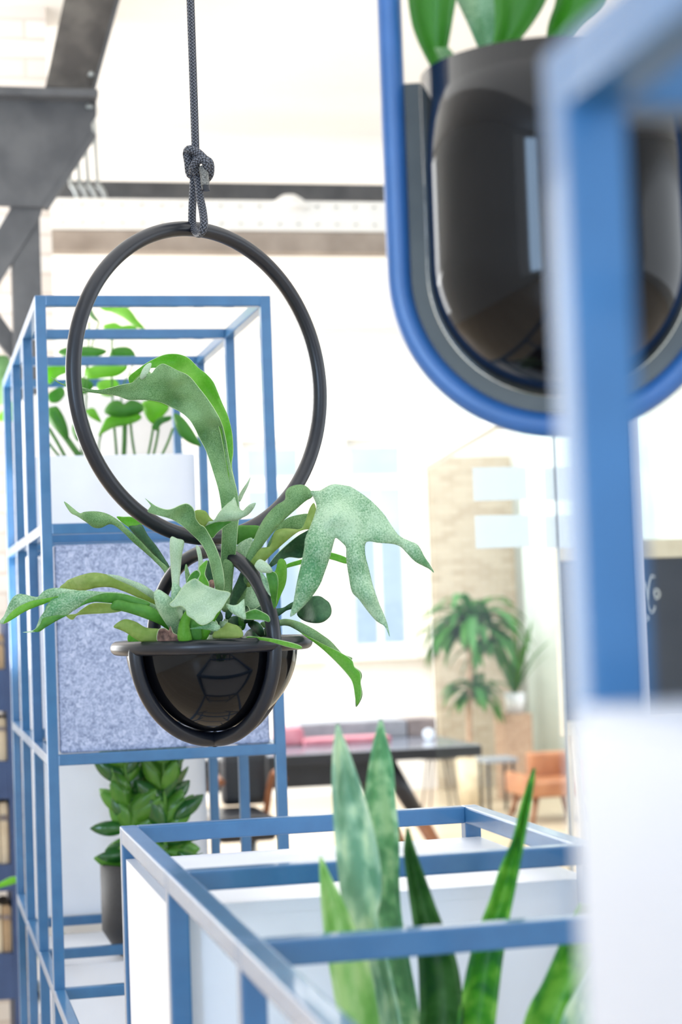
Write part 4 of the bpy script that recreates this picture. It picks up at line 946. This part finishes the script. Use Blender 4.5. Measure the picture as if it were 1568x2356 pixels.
pl([(240, 946), (253, 926), (272, 921), (285, 929), (300, 920), (320, 925), (330, 936), (325, 949), (300, 958), (270, 960), (250, 955)], 'phil', c=[(285, 940, -.04)])
pl([(226, 1004), (236, 978), (250, 958), (290, 955), (318, 952), (325, 963), (300, 976), (262, 984), (240, 995)], 'phil_lt', c=[(270, 970, -.02)])
pl([(328, 925), (350, 922), (378, 930), (389, 938), (380, 952), (366, 966), (354, 976), (340, 966), (330, 946)], 'phil_lt', c=[(355, 945, .03)])
pl([(349, 980), (365, 962), (392, 957), (393, 966), (372, 976), (362, 990), (352, 988)], c=[(370, 970, 0)])
pl([(400, 952), (420, 960), (440, 985), (455, 1010), (463, 1027), (440, 1021), (415, 1004), (403, 980)], 'phil', c=[(430, 990, -.2)])
pl([(198, 944), (215, 939), (226, 955), (233, 972), (218, 966), (203, 956)], 'phil_lt', c=[(215, 955, 0)])
pl([(330, 905), (370, 900), (400, 915), (390, 935), (350, 930)], 'phil', c=[(360, 915, .05)])
pl([(112, 905), (140, 890), (150, 905), (135, 925), (115, 925)], 'phil', c=[(130, 905, .05)])
pl([(150, 880), (190, 868), (215, 885), (200, 905), (165, 905)], 'phil', c=[(180, 890, .08)])
pl([(225, 880), (262, 872), (275, 892), (255, 912), (230, 905)], 'phil_lt', c=[(250, 890, .06)])
pl([(300, 860), (340, 852), (352, 872), (330, 895), (305, 885)], 'phil', c=[(325, 875, .08)])
pl([(165, 985), (185, 960), (205, 975), (200, 1005), (178, 1015)], 'phil', c=[(185, 985, .06)])
for s, r_ in (([(263, 985), (266, 1020), (269, 1060)], .003), ([(287, 975), (286, 1020), (284, 1060)], .0055), ([(300, 972), (304, 1010), (312, 1060)], .003), ([(352, 985), (346, 1020), (338, 1060)], .003), ([(365, 985), (360, 1015), (350, 1060)], .003),
              ([(398, 985), (385, 1020), (366, 1060)], .003), ([(112, 985), (130, 1015), (155, 1060)], .004), ([(115, 962), (150, 1005), (190, 1060)], .007), ([(100, 1000), (120, 1030), (145, 1060)], .003), ([(205, 740), (202, 850), (196, 960), (190, 1060)], .0018),
              ([(228, 740), (205, 820), (190, 900), (186, 1060)], .0018), ([(258, 765), (257, 830), (258, 900), (262, 985)], .0022), ([(233, 1000), (228, 1020), (226, 1060)], .002), ([(306, 840), (280, 900), (285, 975)], .0018)):
    tube('stem', spline([dep(x, y, ZT+.01) for x, y in s], 5), r_, 'stem', ph, seg=8)
# trailing plant left of the rack
lt = thing('trailing_plant', 'green leaves hanging at the left edge behind the tall rack', 'plant', dep(10, 900, 4.9))
leaf('leaf', [(-30, 830), (0, 818), (18, 822), (28, 850), (31, 885), (18, 915), (0, 932), (-30, 930)], None, 'sage', lt, z0=4.9, cup=.03, grid=10)
leaf('leaf', [(-10, 965), (5, 945), (20, 924), (34, 930), (33, 966), (10, 970)], None, 'phil_lt', lt, z0=4.9, cup=.02, grid=10)
leaf('leaf', [(-30, 2040), (0, 2030), (25, 2018), (46, 2019), (40, 2030), (10, 2040), (-30, 2050)], None, 'phil_lt', lt, z0=4.9, cup=.01, grid=10)
tube('stem', spline([dep(-15, 700, 4.9), dep(-8, 900, 4.92), dep(-12, 1300, 4.92), dep(-10, 1700, 4.92), dep(-20, 2045, 4.9)], 8), .004, 'stem', lt, seg=8)
# ZZ plant in its dark pot
pz = dep(330, 2150, 3.78); zbase = lev[3]-g; pz = Vector((pz.x, pz.y, zbase))
rz = pz.x-dep(240, 2060, 3.74).x+.004
ptop = dep(330, 1982, 3.78).z-zbase
zp = thing('plant_pot', 'dark grey tapered pot on the white box in the tall rack', 'pot', pz)
lathe('pot', [(0, 0), (rz*.62, 0), (rz*.70, .01), (rz, .05), (rz, ptop), (rz-.005, ptop), (rz-.005, .06), (0, .05)], pz, 'black_matt', zp, 48)
zz_ = thing('glossy_plant', 'dark glossy leaved plant growing in the dark grey pot', 'plant', pz+up*(ptop-.04))
lathe('soil', [(0, 0), (rz-.006, 0), (rz-.006, -.02), (0, -.02)], pz+up*(ptop-.02), 'soil', zp, 24)
rnd3 = random.Random(5)
def leaflet(base, d, ln, wd_, mat, par):
    d = d.normalized(); side = d.cross(vd).normalized() if rnd3.random() < .7 else d.cross(Vector((rnd3.uniform(-1, 1), rnd3.uniform(-1, 1), .4))).normalized()
    nrm = side.cross(d).normalized(); bm = bmesh.new(); n = 8; L = []; Mi = []; R_ = []
    for i in range(n+1):
        t = i/n; ww = wd_*math.sin(math.pi*min(1, t*.97+.02))**.75; p = base+d*(ln*t)+nrm*(-.008*math.sin(math.pi*t))
        L.append(bm.verts.new(p-side*ww/2+nrm*ww*.12)); Mi.append(bm.verts.new(p)); R_.append(bm.verts.new(p+side*ww/2+nrm*ww*.12))
    for i in range(n):
        for a, b in ((L, Mi), (Mi, R_)): f = bm.faces.new([a[i], b[i], b[i+1], a[i+1]]); f.smooth = True
    me = bpy.data.meshes.new('leaflet'); bm.to_mesh(me); bm.free(); o = link('leaflet', me, mat, par)
    s = o.modifiers.new('thickness', 'SOLIDIFY'); s.thickness = .001; return o
base = pz+up*(ptop-.03)
for bx_, tx, tz, dy in ((292, 275, 1690, -.03), (305, 300, 1660, .03), (335, 335, 1640, -.01), (360, 372, 1660, -.04), (375, 392, 1690, .02)):
    b0 = Vector((dep(bx_+18, 1990, 3.78).x, pz.y+dy*.6, base.z)); t0 = dep(tx, tz, 3.78); t0.y = pz.y+dy*1.6
    mid = b0.lerp(t0, .5)+Vector((0, 0, 0)); path = spline([b0, mid, t0], 10)
    stm = tube('stem', path, .004, 'zz_lt', zz_, seg=8, radii=[.006-.003*i/len(path) for i in range(len(path))])
    n_ = len(path)
    for i in range(3, n_, 1):
        for s in (-1, 1):
            p = path[i]; dirn = Vector((s*rnd3.uniform(.4, .9), rnd3.uniform(-.5, .5), rnd3.uniform(.5, 1.5))) if i > 5 else Vector((s, rnd3.uniform(-.3, .3), rnd3.uniform(-.3, .3)))
            leaflet(p, dirn, rnd3.uniform(.06, .085), rnd3.uniform(.026, .036), rnd3.choice(['zz', 'zz_lt', 'zz_lt']), stm)
for (x, y, dx, dzz) in ((300, 1905, -1, .05), (395, 1960, .6, -.5), (385, 1885, .8, .6), (385, 1925, .7, .1)):
    leaflet(dep(x-(35 if dx < 0 else 15)+30, y, 3.76), Vector((dx, 0, dzz)), .075, .03, 'zz', zz_)
# low green plant at the back
gpn = thing('bushy_plant', 'low green plant in the planter at the back of the tall rack', 'plant', (X0+MW/2, YF+MD*2.5, lev[4]+.16))
for k in range(46):
    a = rnd3.uniform(0, 2*math.pi); b0 = Vector((rnd3.uniform(xi+.03, xj-.03), rnd3.uniform(YF+MD*2+.06, YF+MD*3-.06), lev[4]+.165))
    strap(b0, (math.cos(a)*.2, math.sin(a)*.2, 1), rnd3.uniform(.10, .17), .022, .5, rnd3.choice(['phil', 'zz', 'drac']), gpn, 'leaf', 7)

# ------------------------------------------------------------------ mottled blades (sansevieria)
sv = thing('snake_plant', 'snake plant with tall mottled blades in the middle height rack', 'plant', dep(950, 2500, 1.56))
blade('blade', [(775, 1668), (767, 1730), (765, 1800), (769, 1900), (778, 2000), (786, 2060), (800, 2120), (850, 2250), (880, 2400), (900, 2600)], [(777, 1668), (797, 1720), (815, 1770), (840, 1845), (862, 1930), (876, 2010), (874, 2070), (868, 2120), (900, 2250), (930, 2400), (950, 2600)], 1.56, 'sans_lt', sv, cup=.014)
blade('blade', [(874, 1658), (860, 1710), (847, 1780), (840, 1850), (836, 1950), (836, 2050), (845, 2150), (862, 2250), (878, 2400), (900, 2600)], [(877, 1658), (890, 1710), (903, 1770), (908, 1850), (916, 1930), (916, 2020), (922, 2110), (942, 2220), (965, 2356), (985, 2600)], 1.60, 'sans_bd', sv, cup=.014)
blade('blade', [(736, 1972), (738, 2040), (743, 2110), (755, 2200), (770, 2290), (785, 2380), (800, 2600)], [(738, 1972), (760, 2020), (790, 2080), (820, 2150), (846, 2220), (862, 2300), (872, 2380), (885, 2600)], 1.53, 'sans_yl', sv, cup=.014)
blade('blade', [(936, 1905), (930, 1960), (938, 2030), (948, 2100), (962, 2200), (966, 2300), (966, 2400), (965, 2600)], [(938, 1905), (958, 1970), (980, 2030), (1005, 2100), (1045, 2200), (1062, 2300), (1060, 2400), (1040, 2600)], 1.56, 'sans_dk', sv, cup=.016)
blade('blade', [(1227, 1768), (1200, 1850), (1180, 1930), (1150, 2000), (1128, 2070), (1105, 2130), (1080, 2210), (1062, 2300), (1050, 2380), (1030, 2600)], [(1229, 1768), (1222, 1830), (1210, 1900), (1196, 1980), (1182, 2050), (1170, 2110), (1155, 2200), (1144, 2290), (1134, 2380), (1110, 2600)], 1.56, 'sans_md', sv, cup=.016)
blade('blade', [(1330, 2080), (1290, 2170), (1250, 2260), (1205, 2356), (1160, 2600)], [(1390, 2080), (1375, 2170), (1350, 2260), (1315, 2356), (1250, 2600)], 1.50, 'sans_md', sv, cup=.016)
blade('blade', [(1400, 2110), (1370, 2190), (1320, 2290), (1290, 2356), (1220, 2600)], [(1440, 2110), (1420, 2190), (1400, 2290), (1380, 2356), (1330, 2600)], 1.46, 'sans_lt', sv, cup=.012)
